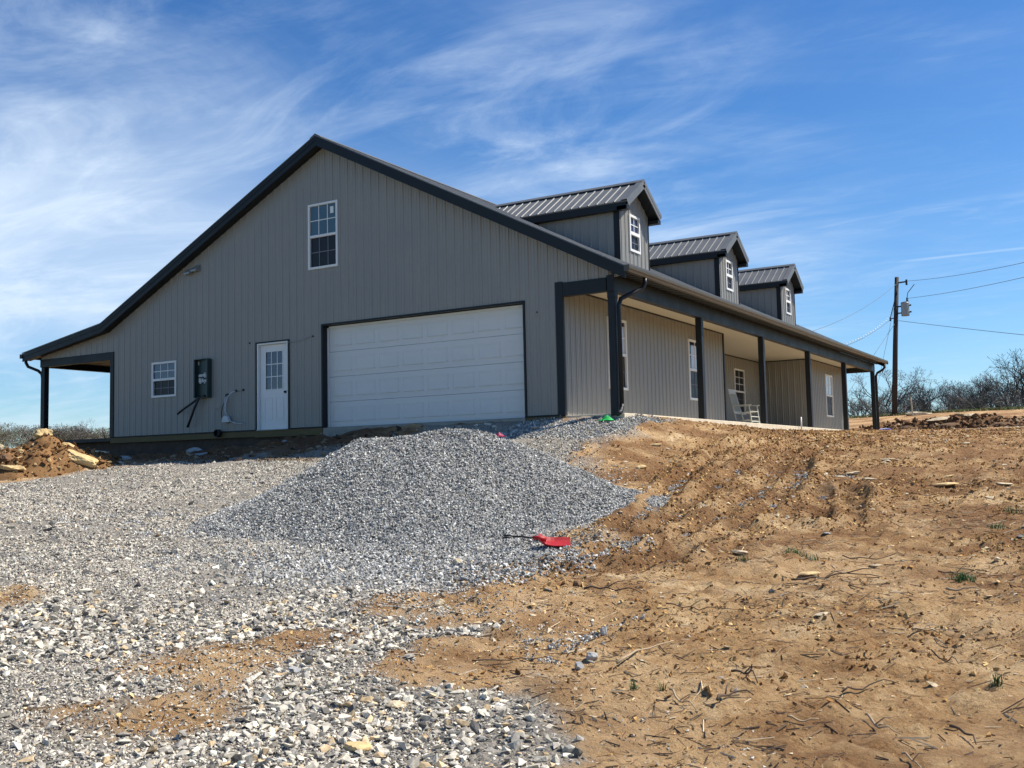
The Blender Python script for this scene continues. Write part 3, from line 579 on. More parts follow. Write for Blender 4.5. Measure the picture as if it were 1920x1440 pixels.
b=MB(); b.box(GX0+.0,GX0+.05,yd-.035,yd-.012,0,GZ-.045); b.box(GX1-.0,GX1+.05,yd-.035,yd-.012,0,GZ-.045); b.box(GX0+.05,GX1,yd-.035,yd-.012,GZ-.06,GZ-.012); b.build('door_stop',M_white,gd,.003)
b=MB(); b.box(GX0+.01,GX1+.1,yd-.008,yd+.03,-.028,.0); b.build('bottom_seal',M_black,gd)
b=MB(); b.box(GX0-.045,GX0+.0,-.03,yd+.05,-.005,GZ+.04); b.box(GX1,GX1+.045,-.03,yd+.05,-.005,GZ+.04); b.box(GX0,GX1,-.03,yd+.05,GZ,GZ+.04); b.build('garage_door_trim',M_trim,house,.004)
# ------------------------------------------------ entry door
b=MB(); b.box(DX0-.0,DX0+.045,-.02,.10,0,DZ-.04); b.box(DX1-.045,DX1-.0,-.02,.10,0,DZ-.04); b.box(DX0-.0,DX1-.0,-.02,.10,DZ-.04,DZ)
b.box(DX0+.0,DX0+.10,.10,.12,0,DZ); b.box(DX0+.0,DX1,.10,.12,DZ-.09,DZ); fr=b.build('door_frame',M_white,house,.004)
b=MB(); lx0,lx1=DX0+.05,DX1-.05; lz=DZ-.045; yl=.05
gx0,gx1,gz0,gz1=lx0+.17,lx1-.17,.99,1.90
for q in ((lx0,gx0,.015,lz),(gx1,lx1,.015,lz),(gx0,gx1,.015,gz0),(gx0,gx1,gz1,lz)): b.box(q[0],q[1],yl,yl+.044,q[2],q[3])
for u0,u1 in ((lx0+.15,(lx0+lx1)/2-.06),((lx0+lx1)/2+.06,lx1-.15)):
    for q in ((u0,u1,.25,.265),(u0,u1,.77,.785),(u0,u0+.012,.265,.77),(u1-.012,u1,.265,.77)): b.box(q[0],q[1],yl-.007,yl-.001,q[2],q[3])
door=b.build('door',M_white,house,.003)
b=MB(); b.box(gx0,gx1,yl+.012,yl+.02,gz0,gz1); b.build('pane',M_glass,door)
b=MB(); t=.011
for x in (gx0-.0,gx1-.02): b.box(x,x+.02,yl-.008,yl-.001,gz0-.02,gz1+.02)
for z in (gz0-.02,gz1): b.box(gx0+.02,gx1-.02,yl-.008,yl-.001,z,z+.02)
for i in (1,2):
    x=gx0+(gx1-gx0)*i/3; b.box(x-t,x+t,yl+.003,yl+.011,gz0,gz1); z=gz0+(gz1-gz0)*i/3
    for j in range(3): b.box(gx0+(gx1-gx0)*j/3+(t if j else 0),gx0+(gx1-gx0)*(j+1)/3-(t if j<2 else 0),yl+.003,yl+.011,z-t,z+t)
b.build('muntin_grid',M_white,door)
b=MB(); Mk=Matrix.Translation((lx1-.07,yl-.002,.90))@Matrix.Rotation(R(90),4,'X'); b.lathe([(.032,0),(.032,.006),(.012,.010),(.012,.035),(.028,.045),(.030,.060),(.018,.072),(0,.074)],14,0,Mk); b.build('handle',M_black,door,smooth=True)
b=MB(); b.box(DX0-.04,DX0-.002,-.03,.02,0,DZ+.035); b.box(DX1+.002,DX1+.05,-.032,.05,0,DZ+.035); b.box(DX0-.002,DX1+.002,-.03,.02,DZ+.002,DZ+.035); b.build('entry_door_trim',M_trim,house,.003)
b=MB(); b.box(DX0,DX1,-.05,.09,-.007,.014); b.build('threshold',M_galv,house,.003)
# ------------------------------------------------ gear on the gable wall
b=MB(); a,c,e,f,g=-4.36,-3.86,.89,1.87,-.16
for q in ((a,c,-.045,-.022,e,f),(a,a+.012,g,-.046,e,f),(c-.012,c,g,-.046,e,f),(a+.013,c-.013,g,-.046,f-.012,f),(a+.013,c-.013,g,-.046,e,e+.012),(a+.013,a+.04,g,g+.01,e+.013,f-.013),(c-.04,c-.013,g,g+.01,e+.013,f-.013)): b.box(*q)
box_=b.build('electrical_cabinet',M_green,house,.003); tag(box_,'open dark green electrical cabinet without its cover')
b=MB()
for z in (1.32,1.46): b.box(a+.10,c-.12,-.075,-.05,z-.03,z+.03)
rr=random.Random(4)
for i in range(15):
    x=a+.12+rr.random()*.22; z=1.22+rr.random()*.32; b.box(x,x+.02+rr.random()*.035,-.10,-.076,z,z+.018+rr.random()*.03)
b.build('terminal_block',M_wire,box_)
b=MB(); b.box(a+.05,a+.085,-.047,-.0445,f-.14,f-.05); b.build('warning_sticker',M_wire,box_)
b=MB(); b.lathe([(0,0),(.05,0),(.05,.05),(.035,.06),(.0,.06)],12,0,Matrix.Translation((a+.3,-.10,e+.012))); b.build('conduit_hub',M_black,box_)
b=MB(); b.tube([(-4.22,-.10,.95),(-4.26,-.13,.86),(-4.42,-.16,.76),(-4.66,-.17,.65),(-4.93,-.16,.52)],.028,8); b.build('service_cable',M_black,box_,smooth=True)
b=MB(); b.tube([(-4.20,-.10,.95),(-4.22,-.13,.84),(-4.32,-.15,.66),(-4.42,-.15,.46),(-4.60,-.13,.17)],.030,8); b.build('service_cable',M_black,box_,smooth=True)
def cable(name,pts,r,m,par=house): b=MB(); b.tube(pts,r,6); return b.build(name,m,par,smooth=True)
cable('white_cable',[(-3.02,-.02,1.0),(-3.08,-.07,.98),(-3.20,-.10,.88),(-3.27,-.11,.72),(-3.28,-.11,.52),(-3.22,-.10,.34)],.014,M_wire)
cable('white_cable',[(-3.32,-.02,.90),(-3.31,-.08,.82),(-3.33,-.10,.62),(-3.31,-.10,.40)],.012,M_wire)
cable('white_cable',[(-3.31,-.03,.86),(-3.36,-.08,.74),(-3.48,-.09,.64),(-3.64,-.09,.55)],.008,M_galv)
cable('black_cable',[(-3.33,-.03,.86),(-3.37,-.08,.70),(-3.44,-.09,.52),(-3.43,-.09,.36)],.010,M_black)
cable('white_cable',[(-3.0,-.02,1.01),(-2.92,-.06,.99),(-2.84,-.06,1.01),(-2.78,-.02,1.02)],.007,M_galv)
cable('white_cable',[(-3.22,-.10,.31),(-3.08,-.11,.25),(-2.92,-.11,.20),(-2.70,-.10,.19)],.011,M_wire)
b=MB(); b.prism([(-.13,-.07),(.13,-.07),(.10,.03),(.05,.09),(-.05,.09),(-.10,.03)],(-3.27,-.13,.31),(-3.27,-.05,.31)); b.build('junction_box',M_wire,house,.008)
for x,z,r in ((-3.34,.91,.045),(-3.30,.93,.03),(-3.01,1.01,.032),(-2.77,1.02,.03),(-2.55,2.16,.02),(-.5,2.16,.02),(5.58,2.15,.02)):
    b=MB(); b.lathe([(r,0),(r,.02),(r*.5,.03),(0,.03)],10,0,Matrix.Translation((x,-.002,z))@Matrix.Rotation(R(90),4,'X')); b.build('wall_grommet',M_black,house)
cable('thin_wire',[(-1.27,-.03,2.08),(-1.0,-.035,2.07),(-.75,-.03,2.11),(-.5,-.02,2.16)],.006,M_galv)
for x in (-4.74,-4.49):
        b=MB(); z=4.11+(x+4.74)*.2; b.face([(x,-.024,z+.14),(x+.2,-.024,z+.16),(x+.2,-.15,z+.04),(x,-.15,z+.02)]); b.face([(x,-.15,z+.02),(x+.2,-.15,z+.04),(x+.2,-.15,z),(x,-.15,z-.015)]); b.face([(x,-.024,z+.14),(x,-.15,z+.02),(x,-.15,z-.015),(x,-.024,z-.015)]); b.face([(x+.2,-.024,z+.16),(x+.2,-.024,z),(x+.2,-.15,z),(x+.2,-.15,z+.04)]); b.face([(x,-.024,z-.016),(x+.2,-.024,z-.001),(x+.2,-.15,z-.001),(x,-.15,z-.016)]); b.build('vent_hood',M_galv,house)
b=MB(); b.lathe([(.10,0),(.10,.10),(.085,.10),(.085,0)],14,0,Matrix.Translation((-3.58,-.03,-.02))@Matrix.Rotation(R(90),4,'X')); b.lathe([(0,.02),(.085,.02)],14,0,Matrix.Translation((-3.58,-.03,-.02))@Matrix.Rotation(R(90),4,'X')); b.build('drain_pipe',M_black,house)
# ------------------------------------------------ dormers
def dormer(yc,label):
    DXf,hw,zt,ze=5.9,.84,5.78,5.10; hr=1.03; sl=(zt-ze)/hr; Xf=6.2
    xm=lambda z:(RP[2][1]-z)/.5114+RP[2][0]        # where the main roof reaches height z
    d=thing('dormer',(0,0,0),label,'x'); del d['category']; d.parent=house
    if label is None: pass
    zw=lambda y: zt-.05-abs(y-yc)*sl
    cw=(yc-.305,yc+.305,4.065,4.965)
    ribwall('dormer_wall',(DXf,0,0),(0,1,0),(1,0,0),yc-hw,yc+hw,zr(DXf)-.02,zw,[cw],parent=d,kinks=(yc,))
    for s in (-1,1):
        y=yc+s*hw; zb=zt-.05-hw*sl; b=MB(); n=0
        ribwall('dormer_side_wall',(0,y,0),(1,0,0),(0,s,0),xm(zb)+.0,DXf,0,lambda u:zb,parent=d) if 0 else None
        # side wall as ribbed sheet cut by the main roof
        us=[xm(zb)]; k=math.floor(us[0]/PITCH)
        while k*PITCH<DXf:
            for q in (-.030,-.014,.014,.030): 
                u=(k+.5)*PITCH+q
                if us[0]<u<DXf-.001: us.append(u)
            k+=1
        us=sorted(us)+[DXf]
        for a_,c_ in zip(us[:-1],us[1:]):
            b.face([(a_,y+s*depth(a_,False),zr(a_)-.02),(c_,y+s*depth(c_,False),zr(c_)-.02),(c_,y+s*depth(c_,False),zb),(a_,y+s*depth(a_,False),zb)])
        b.build('dormer_side_wall',M_wall,d)
        b=MB(); b.box(DXf-.13,DXf+.022,min(y,y+s*.028),max(y,y+s*.028),zr(DXf),zb-.02); b.build('dormer_corner_trim',M_trim,d,.003)
        # roof slope with ribs running down to the eave
        b=MB(); ye=yc+s*hr; xs=[xm(zt)-.3]; x=Xf-.10
        ribs=[]
        while x>xm(zt)-.2: ribs.append(x); x-=PITCH
        th=.03
        def P(x,f,h): return (x,yc+s*(hr*f+h*sl/math.hypot(1,sl)),zt-(zt-ze)*f+h/math.hypot(1,sl))
        pts=[(xm(zt)-.35,0)]
        for x in ribs[::-1]: pts+=[(x-.019,0),(x-.009,.018),(x+.009,.018),(x+.019,0)]
        pts=[p for p in pts if p[0]<Xf]; pts.append((Xf,0)); pts.sort()
        for (xa,ha),(xb,hb) in zip(pts[:-1],pts[1:]): b.face([P(xa,0,ha),P(xb,0,hb),P(xb,1,hb),P(xa,1,ha)])
        b.face([P(pts[0][0],0,-th),P(Xf,0,-th),P(Xf,1,-th),P(pts[0][0],1,-th)]); b.face([P(Xf,0,0),P(Xf,1,0),P(Xf,1,-th),P(Xf,0,-th)]); b.face([P(pts[0][0],1,0),P(Xf,1,0),P(Xf,1,-th),P(pts[0][0],1,-th)])
        b.build('dormer_roof',M_roof,d)
        b=MB(); b.box(xm(ze)-.3,Xf-.03,min(ye-s*.02,ye-s*.04),max(ye-s*.02,ye-s*.04),ze-.19,ze-.025); b.box(xm(ze)-.3,DXf+.02,min(y+s*.03,ye-s*.045),max(y+s*.03,ye-s*.045),ze-.19,ze-.17); b.build('dormer_fascia',M_trim,d,.003)
        # front rake: bright cap and deep barge board
        b=MB()
        for f0,f1,x0,x1,h0,h1 in ((0,1.0,Xf-.14,Xf+.012,.026,.032),(0,1.0,Xf+.0,Xf+.012,-.06,.026),(.0,.985,Xf-.012,Xf+.006,-.15,-.06)):
            A=[P(x0,f0,h0),P(x1,f0,h0),P(x1,f0,h1),P(x0,f0,h1)]; B_=[P(x0,f1,h0),P(x1,f1,h0),P(x1,f1,h1),P(x0,f1,h1)]
            b.face(A[::-1]); b.face(B_)
            for i in range(4): j=(i+1)%4; b.face([A[i],A[j],B_[j],B_[i]])
        b.build('dormer_rake_trim',M_roof,d)
        b=MB(); b.face([P(DXf+.0,0,-.10),P(Xf-.01,0,-.10),P(Xf-.01,1,-.10),P(DXf,1,-.10)]); b.build('dormer_soffit',M_trim,d)
        b=MB(); b.box(DXf+.024,Xf-.012,min(y,ye-s*.02),max(y,ye-s*.02),ze-.19,ze-.10); b.build('eave_return',M_trim,d,.003)
    b=MB(); b.prism([(-.12,-.075),(0,.004),(.12,-.075),(.12,-.06),(0,.02),(-.12,-.06)],(xm(zt)-.3,yc,zt+.03),(Xf+.012,yc,zt+.03)); b.build('dormer_ridge_cap',M_roof,d)
    # window flattened to one sub-part each for frame, pane, screen
    M=Matrix.Translation((DXf,0,0)); u0,u1,z0,z1=cw; fw=.06; zm=(z0+z1)/2
    b=MB()
    for q in ((u0,u0+fw,z0,z1),(u1-fw,u1,z0,z1),(u0+fw,u1-fw,z0,z0+fw),(u0+fw,u1-fw,z1-fw,z1),(u0+fw,u1-fw,zm-.04,zm+.04)): b.box(DXf-.06,DXf+.036,q[0],q[1],q[2],q[3])
    for a_,c_ in ((zm+.04,z1-fw),):
        b.box(DXf-.01,DXf+.008,yc-.012,yc+.012,a_,c_); b.box(DXf-.009,DXf+.007,u0+fw,yc-.012,(a_+c_)/2-.012,(a_+c_)/2+.012); b.box(DXf-.009,DXf+.007,yc+.012,u1-fw,(a_+c_)/2-.012,(a_+c_)/2+.012)
    b.build('dormer_window_frame',M_white,d,.003)
    b=MB(); b.box(DXf-.03,DXf-.012,u0+fw,u1-fw,zm+.04,z1-fw); b.build('dormer_window_pane',M_glass,d)
    b=MB(); b.box(DXf-.035,DXf-.016,u0+fw,u1-fw,z0+fw,zm-.04); b.build('dormer_window_screen',M_screen,d)
    b=MB(); a_,c_=z0+fw,zm-.04; b.box(DXf-.015,DXf-.006,yc-.008,yc+.008,a_,c_); b.box(DXf-.015,DXf-.007,u0+fw,yc-.008,(a_+c_)/2-.008,(a_+c_)/2+.008); b.box(DXf-.015,DXf-.007,yc+.008,u1-fw,(a_+c_)/2-.008,(a_+c_)/2+.008); b.build('dormer_window_grid',mat_dimw,d)
dormer(4.28,'dormer nearest the gable end'); dormer(11.12,'middle dormer'); dormer(17.28,'farthest dormer')
# ---------------------------------------------------------------- things on and around the porch
def chair():
    r=thing('rocking_chair',(6.2,11.4,-.004),'weathered white slatted rocking chair standing on the porch under the recessed window','rocking chair',rz=R(-5))
    # local: +x forward, y sideways
    W=.29
    for s in (-1,1):
        b=MB(); pts=[(-.50+.1*i,s*(W-.02),.02+.035*((i-5)/5)**2*2.2+.012) for i in range(11)]; b.tube(pts,.020,6); b.build('rocker',M_chair,r)
        b=MB(); b.tube([(.27,s*W,.05),(.20,s*W,.64)],[.022,.018],8); b.build('front_leg',M_chair,r)
        b=MB(); b.tube([(-.20,s*(W-.03),.06),(-.28,s*(W-.03),.42),(-.47,s*(W-.05),1.16)],[.022,.022,.015],8); b.build('back_post',M_chair,r)
        b=MB(); b.box(-.34,.27,s*W-.045,s*W+.045,.635,.658); b.build('armrest',M_chair,r,.008)
    b=MB()
    for i in range(6): x=-.21+i*.078; z=.415+.03*abs(i-2.2)/2.6; b.box(x,x+.066,-W+.03,W-.03,z,z+.018)
    b.build('seat',M_chair,r,.004)
    B=lambda z:-.28-(z-.42)*.257
    for i in range(6):
        y=-.20+i*.08; b=MB(); b.tube([(B(.47),y,.47),(B(1.03),y,1.03)],.017,6); b.build('back_slat',M_chair,r)
    b=MB(); Mx=Matrix.Translation((B(1.08),0,1.08))@Matrix.Rotation(-math.atan(.257),4,'Y'); b.box(-.012,.012,-.235,.235,-.075,.075,0,Mx); b.build('top_rail',M_chair,r,.01)
    b=MB(); Mx=Matrix.Translation((B(.46),0,.46))@Matrix.Rotation(-math.atan(.257),4,'Y'); b.box(-.012,.012,-.25,.25,-.03,.03,0,Mx); b.build('lower_rail',M_chair,r,.006)
    for z in (.16,.30): b=MB(); x=.27-(z-.05)*.118; b.tube([(x,-W,z),(x,W,z)],.014,6); b.build('stretcher',M_chair,r)
    for s in (-1,1): b=MB(); b.tube([(-.22,s*(W-.02),.2),(.25,s*W,.2)],.013,6); b.build('stretcher',M_chair,r)
chair()
def shovel():
    x,y=10.30,-8.25; r=thing('snow_shovel',(x,y,gz(x,y)+.05),'small red plastic scoop shovel with a black handle lying at the foot of the gravel','shovel',rz=R(20))
    # blade open to +x ; built as a scoop pan
    b=MB(); L,Wd=.42,.19; n=9; rows=[]
    for i in range(n):
        t=i/(n-1); x_=t*L; row=[]
        for j in range(11):
            q=j/10*2-1; y_=q*Wd*(.72+.28*min(1,t*2.2)); z=.015+.055*abs(q)**5+.0*t; z=.012+.04*max(0,(abs(q)-.68)/.32)**1.3+.085*(1-t)**7; row.append((x_,y_,z+(.004 if j%2 and 1<j<9 else 0)))
        rows.append(row)
    for h,fl in ((0,1),(-.006,0)):
        for i in range(n-1):
            for j in range(10):
                f=[rows[i][j],rows[i+1][j],rows[i+1][j+1],rows[i][j+1]]; f=[(p[0],p[1],p[2]+h) for p in f]; b.face(f if fl else f[::-1])
    bl=b.build('blade',M_red,r); mo=bl.modifiers.new('s','SOLIDIFY'); mo.thickness=.004
    b=MB(); b.tube([(.10,0,.075),(.0,0,.10),(-.08,0,.10)],[.035,.03,.024],8); b.build('socket',M_red,r,smooth=True)
    b=MB(); b.tube([(-.05,0,.10),(-.2,0,.115),(-.36,0,.12)],.014,8); b.tube([(-.34,-.0,.12),(-.40,-.05,.12),(-.47,-.05,.115)],.012,6); b.tube([(-.34,0,.12),(-.40,.05,.12),(-.47,.05,.115)],.012,6); b.tube([(-.47,-.055,.115),(-.47,.055,.115)],.014,6); b.build('handle',M_black,r,smooth=True)
    r.rotation_euler=(R(13),R(1),R(29)); r.scale=(.8,.8,.8); r.location.x+=.14; r.location.y-=.50; r.location.z=gz(r.location.x,r.location.y)+.05
    return r
SH=shovel()
def rag(name,x,y,w,h,m,label,cat,seed,dz=0):
    rs=np.random.RandomState(seed); b=MB(); n=8; z0=gz(x,y) if dz==0 else dz
    P=[[(x+(i/(n-1)-.5)*w*(1+.2*rs.rand()),y+(j/(n-1)-.5)*w*.7*(1+.3*rs.rand()),z0+.02+h*math.exp(-((i/(n-1)-.5)**2+(j/(n-1)-.5)**2)*9)*(.5+rs.rand()*.8)) for j in range(n)] for i in range(n)]
    for i in range(n-1):
        for j in range(n-1): b.face([P[i][j],P[i+1][j],P[i+1][j+1],P[i][j+1]])
    o=b.build(name,m); mo=o.modifiers.new('s','SOLIDIFY'); mo.thickness=.006; tag(o,label,cat); return o
rag('plastic_scrap',7.25,-.35,.26,.10,M_lime,'crumpled bright green plastic lying on the gravel by the porch corner','plastic scrap',1)
_x,_y=8.60,-6.52
rag('plastic_toy',_x,_y,.16,.06,M_mag,'magenta plastic piece on the right shoulder of the gravel mound','plastic piece',2,dz=float(base_h(_x,_y)[0]+pile_h(np.array([_x]),np.array([_y]))[0]-.05))
# white pipe stub and bits at the far porch end
b=MB(); b.tube([(7.52,12.4,-.25),(7.52,12.4,.27)],.022,8); tag(b.build('pipe_stub',M_white,None,smooth=True),'thin white plastic pipe standing upright by the porch edge','pipe')
b=MB(); b.tube([(7.85+.36*math.cos(a),22.9+.5*math.cos(a),-.12+.22*math.sin(a)) for a in [math.pi*i/10 for i in range(11)]],.032,8); tag(b.build('drain_hose',M_blue,None,smooth=True),'blue drain hose arching over the ground by the last porch post','hose')
# ---------------------------------------------------------------- rocks
def rock(name,x,y,w,h,m,label,cat='rock',seed=0,group=None,ratio=.7,rz=0,dz=0,tilt=(0,0),sub=2,rough=.22,z=None):
    rs=np.random.RandomState(seed+900); bm=bmesh.new()
    bmesh.ops.create_icosphere(bm,subdivisions=sub+1,radius=1)
    dirs=[Vector(rs.normal(size=3)).normalized() for _ in range(11)]; offs=rs.uniform(.62,.98,11)
    for v in bm.verts:
        n=v.co.normalized(); r=1.0
        for d,o_ in zip(dirs,offs):
            q=n.dot(d)
            if q>.05: r=min(r,o_/q)
        q=n*r; q*=1+ ((vnoise(q.x*3+seed,q.y*3)+vnoise(q.y*3+5,q.z*3)+vnoise(q.z*3+9,q.x*3))/3-.5)*rough*1.4+((vnoise(q.x*9+seed,q.y*9)+vnoise(q.z*9,q.x*9+3))/2-.5)*rough*.5; v.co=Vector((q.x*w/2,q.y*w/2*ratio,q.z*h/2))
    me=bpy.data.meshes.new(name); bm.to_mesh(me); bm.free(); me.materials.append(m); o=bpy.data.objects.new(name,me); COL.objects.link(o)
    o.location=(x,y,(gz(x,y) if z is None else z)+h*.22+dz); o.rotation_euler=(tilt[0],tilt[1],rz); return tag(o,label,cat,group)
G1='pale flat stones in the bare soil'
RK=[(12.54,-8.48,.24,.05,M_rock,'pale flat oval stone left of the grass tuft in mid field','flat_stone'),
(12.51,-6.69,.08,.09,M_rock,'small cream stone standing up alone on the tyre ridge','flat_stone'),
(12.7,-1.71,.42,.06,M_rock,'long thin pale slab, farthest of the slabs right of the tracks','flat_stone'),
(12.39,-2.84,.34,.06,M_rock,'pale slab lying directly behind the small square one','flat_stone'),
(12.33,-3.37,.22,.06,M_rock,'small squarish cream slab between the tyre tracks','flat_stone'),
(12.74,-3.38,.26,.05,M_rock,'pale slab just right of the small squarish one','flat_stone'),
(12.43,-4.4,.50,.05,M_rock2,'long grey slab with dark underside below the pale cluster','flat_stone'),
(13.79,-3.82,.46,.06,M_rock3,'ochre slab pair, near one, in the right field','flat_stone'),
(13.73,-3.05,.26,.05,M_rock3,'ochre slab pair, far one, in the right field','flat_stone'),
(14.46,-3.6,.44,.05,M_rock,'pale slab at the right edge of the field','flat_stone'),
(14.6,-2.2,.30,.05,M_rock,'thin pale slab behind the right edge slab','flat_stone'),
(13.4,1.48,.26,.05,M_rock,'thin pale stone near the crest of the field','flat_stone'),
(14.42,-4.76,.22,.05,M_rock,'flat cream stone in front of the right edge slab','flat_stone'),
(12.12,-5.92,.22,.05,M_rock3,'ochre flake left of the upright cream stone','flat_stone'),
(13.86,-8.57,.20,.04,M_rock,'cream flake under a long twig in the right field','flat_stone'),
(13.38,-9.06,.24,.04,M_rock3,'yellowish slab beside the dark forked stick','flat_stone'),
(13.82,-10.4,.15,.03,M_rock,'thin cream flake low in the right field','flat_stone'),
(11.59,-10.08,.13,.10,M_rockd,'dark brown lump touching the end of a dark stick','stone'),
(12.41,-11.26,.08,.11,M_rock2,'small pointed grey stone standing on the sand','stone'),
(12.57,-11.80,.13,.09,M_rock2,'rounded grey stone, upper of the close pair','stone'),
(12.57,-11.99,.10,.09,M_rock2,'rounded dark grey stone, lower of the close pair','stone'),
(11.55,-10.85,.09,.03,M_rock3,'yellow chip beside the gravel edge','stone'),
(11.75,-11.19,.10,.03,M_rock,'flat cream chip on the sand strip','stone'),
(10.13,-9.84,.13,.11,M_rock,'round whitish stone at the gravel apron edge','stone'),
(10.82,-11.15,.14,.09,M_rock,'whitish faceted stone on the orange sand','stone'),
(7.6,-3.4,.16,.13,M_rockd,'dark round stone behind the right side of the mound','stone'),
(10.10,-5.85,.42,.26,M_rockd,'large brown soil lump at the right toe of the mound','stone'),
(13.1,-7.3,.12,.03,M_rock2,'tiny grey chip in the middle of the field','stone'),
(11.0,-13.1,.13,.05,M_rock2,'flat blueish stone on the orange patch in the drive','stone'),
(12.2,-13.9,.20,.07,M_rock3,'tan wedge stone at the bottom edge of the drive','stone'),
(12.0,-13.3,.17,.06,M_rock,'long pale flake in the near gravel','stone'),
(9.2,-3.2,.3,.07,M_rock3,'yellow flat rock beyond the mound in the soil','stone'),
(8.6,-1.2,.36,.07,M_rock3,'yellow flat rock close to the porch corner gravel','stone'),
(9.3,3.2,.4,.06,M_rock,'pale flat stone in the soil by the middle of the porch','stone')]
for i,(x,y,w,h,m,l,nm) in enumerate(RK):
    w*=.8; h*=.85
    rock(nm,x,y,w,h,m,l,'stone',i,G1 if nm=='flat_stone' else None,ratio=.55 if nm=='flat_stone' else .8,rz=.54+random.uniform(-.4,.4),tilt=(random.uniform(-.1,.1),random.uniform(-.1,.1)))
# far rocks on the rough bank, rock by the last post
rock('boulder',8.25,21.6,1.05,.34,M_rock3,'smooth pale yellow rock lying by the far end of the porch','rock',51,rz=.6,dz=-.04)
rock('boulder',5.6,44.0,1.5,.3,M_rock,'pale slab at the foot of the utility pole','rock',52,rz=.5)
for i,(x,y,w,h,l) in enumerate([(8.9,29.3,1.15,.17,'broad cream slab jutting from the rough bank'),(10.1,29.5,.85,.14,'tilted grey cream slab right of the broad one'),(9.4,28.2,.9,.3,'brown stone in front of the two bank slabs'),(7.7,28.6,.8,.3,'squat stone at the left end of the bank'),(11.3,28.6,.9,.25,'low stone at the right end of the bank')]):
    rock('bank_stone',x,y,w,h,M_rock if i<2 else M_rockd,l,'rock',60+i,'stones in the rough bank',rz=.5,ratio=.5,dz=.06 if i<2 else .02,tilt=(.15,-.1))
x,y=cand(3200,5.0,14,27.3,30.6); k=RS.rand(3200)<np.exp(-((x-9.2)/3.4)**2); x,y=x[k],y[k]; s=.04+.16*RS.rand(len(x))**3
o=scatter('broken_rock',M_clod,x,y,ground_h(x,y)+s*.2,s,palette(len(x),[(.22,.125,.06),(.13,.07,.035),(.40,.29,.17)],[3,3,1]),.6,SH14,.6); tag(o,'jumbled broken rock and soil along the rough bank','rubble',kind='stuff')
# soil mound at the left, with its rocks
MC=(-4.3,-4.5)
def mound_h(x,y):
    u=(x-MC[0])*PU[0]+(y-MC[1])*PU[1]; d=(x-MC[0])*PD[0]+(y-MC[1])*PD[1]
    r=np.hypot(np.where(u>0,u/1.6,u/3.4),d/1.6)+(fbm(x*1.5,y*1.5,3,61)-.5)*.5
    h=.66*np.clip(1-r,0,2)**.62; return np.where(np.isnan(h),0,h)*(.8+.4*fbm(x*.9,y*.9,2,63))+(fbm(x*5,y*5,5,62)-.5)*.34*np.clip(h*3,0,1)
n=150; a=np.linspace(-4.5,4.5,n); UU,DD=np.meshgrid(a,a); x=MC[0]+UU; y=MC[1]+DD; hh=mound_h(x,y); z=base_h(x,y)+hh-.04
I=np.arange(n*n).reshape(n,n); F=np.stack([I[:-1,:-1],I[:-1,1:],I[1:,1:],I[1:,:-1]],-1).reshape(-1,4); keep=hh.ravel()[F].max(1)>.02
cc=np.clip(np.array((.19,.105,.045))*(1+(fbm(x*2,y*2,4,66).ravel()[:,None]-.5)*1.4),0,1)
soil=thing('soil_mound',(MC[0],MC[1],0),'heap of brown earth and rock at the left side of the drive','soil mound')
o=np_mesh('earth',np.c_[x.ravel()-MC[0],y.ravel()-MC[1],z.ravel()],F[keep],M_clod,{'Col':cc},True); o.parent=soil
mz=lambda x,y: float(base_h(x,y)[0]+mound_h(np.array([x]),np.array([y]))[0])-.04
x,y=cand(16000,-8,.5,-8.0,-1); k=mound_h(x,y)>.05; x,y=x[k],y[k]; s=.012+.07*RS.rand(len(x))**4; z=base_h(x,y)+mound_h(x,y)-.04+s*.25
o=scatter('crumbled_soil',M_clod,x-MC[0],y-MC[1],z,s,palette(len(x),[(.22,.115,.045),(.12,.06,.025),(.42,.30,.15)],[4,3,1.2]),.75,SH14,.8); o.parent=soil; tag(o,kind='stuff')
def PXY(u,d,c=MC): return (c[0]+u*PU[0]+d*PD[0], c[1]+u*PU[1]+d*PD[1])
for i,(u,d,w,h,m,l,rt,ti) in enumerate([(1.12,-.42,.95,.30,M_rock3,'large ochre slab sloping down the right side of the earth heap',.5,(.0,.42)),(.05,.1,.42,.30,M_rock3,'blocky pale rock on top of the earth heap',.8,(.1,.2)),(.50,.15,.50,.20,M_rock3,'flatter pale rock beside the block on top of the heap',.6,(0,.3)),
    (-.78,-1.0,.60,.26,M_rock3,'ochre slab low on the left of the earth heap',.6,(.1,-.3)),(-.85,-.1,.30,.30,M_rock,'upright pale rock at the left edge of the frame',.8,(.2,.3)),(.10,-1.45,.6,.13,M_rock3,'flat yellow slab at the front foot of the heap',.45,(.05,.1)),(-.48,-1.6,.5,.13,M_rock3,'low tan slab left of the front foot slab',.5,(0,-.1)),(-.33,-.7,.36,.26,M_rockd,'dark brown clod in the middle of the heap',.8,(.2,.1))]):
    x,y=PXY(u,d); rock('boulder',x,y,w,h,m,l,'rock',80+i,'rocks on the earth heap',ratio=rt,rz=.54,tilt=ti,z=mz(x,y)-h*.08,sub=3,rough=.42)
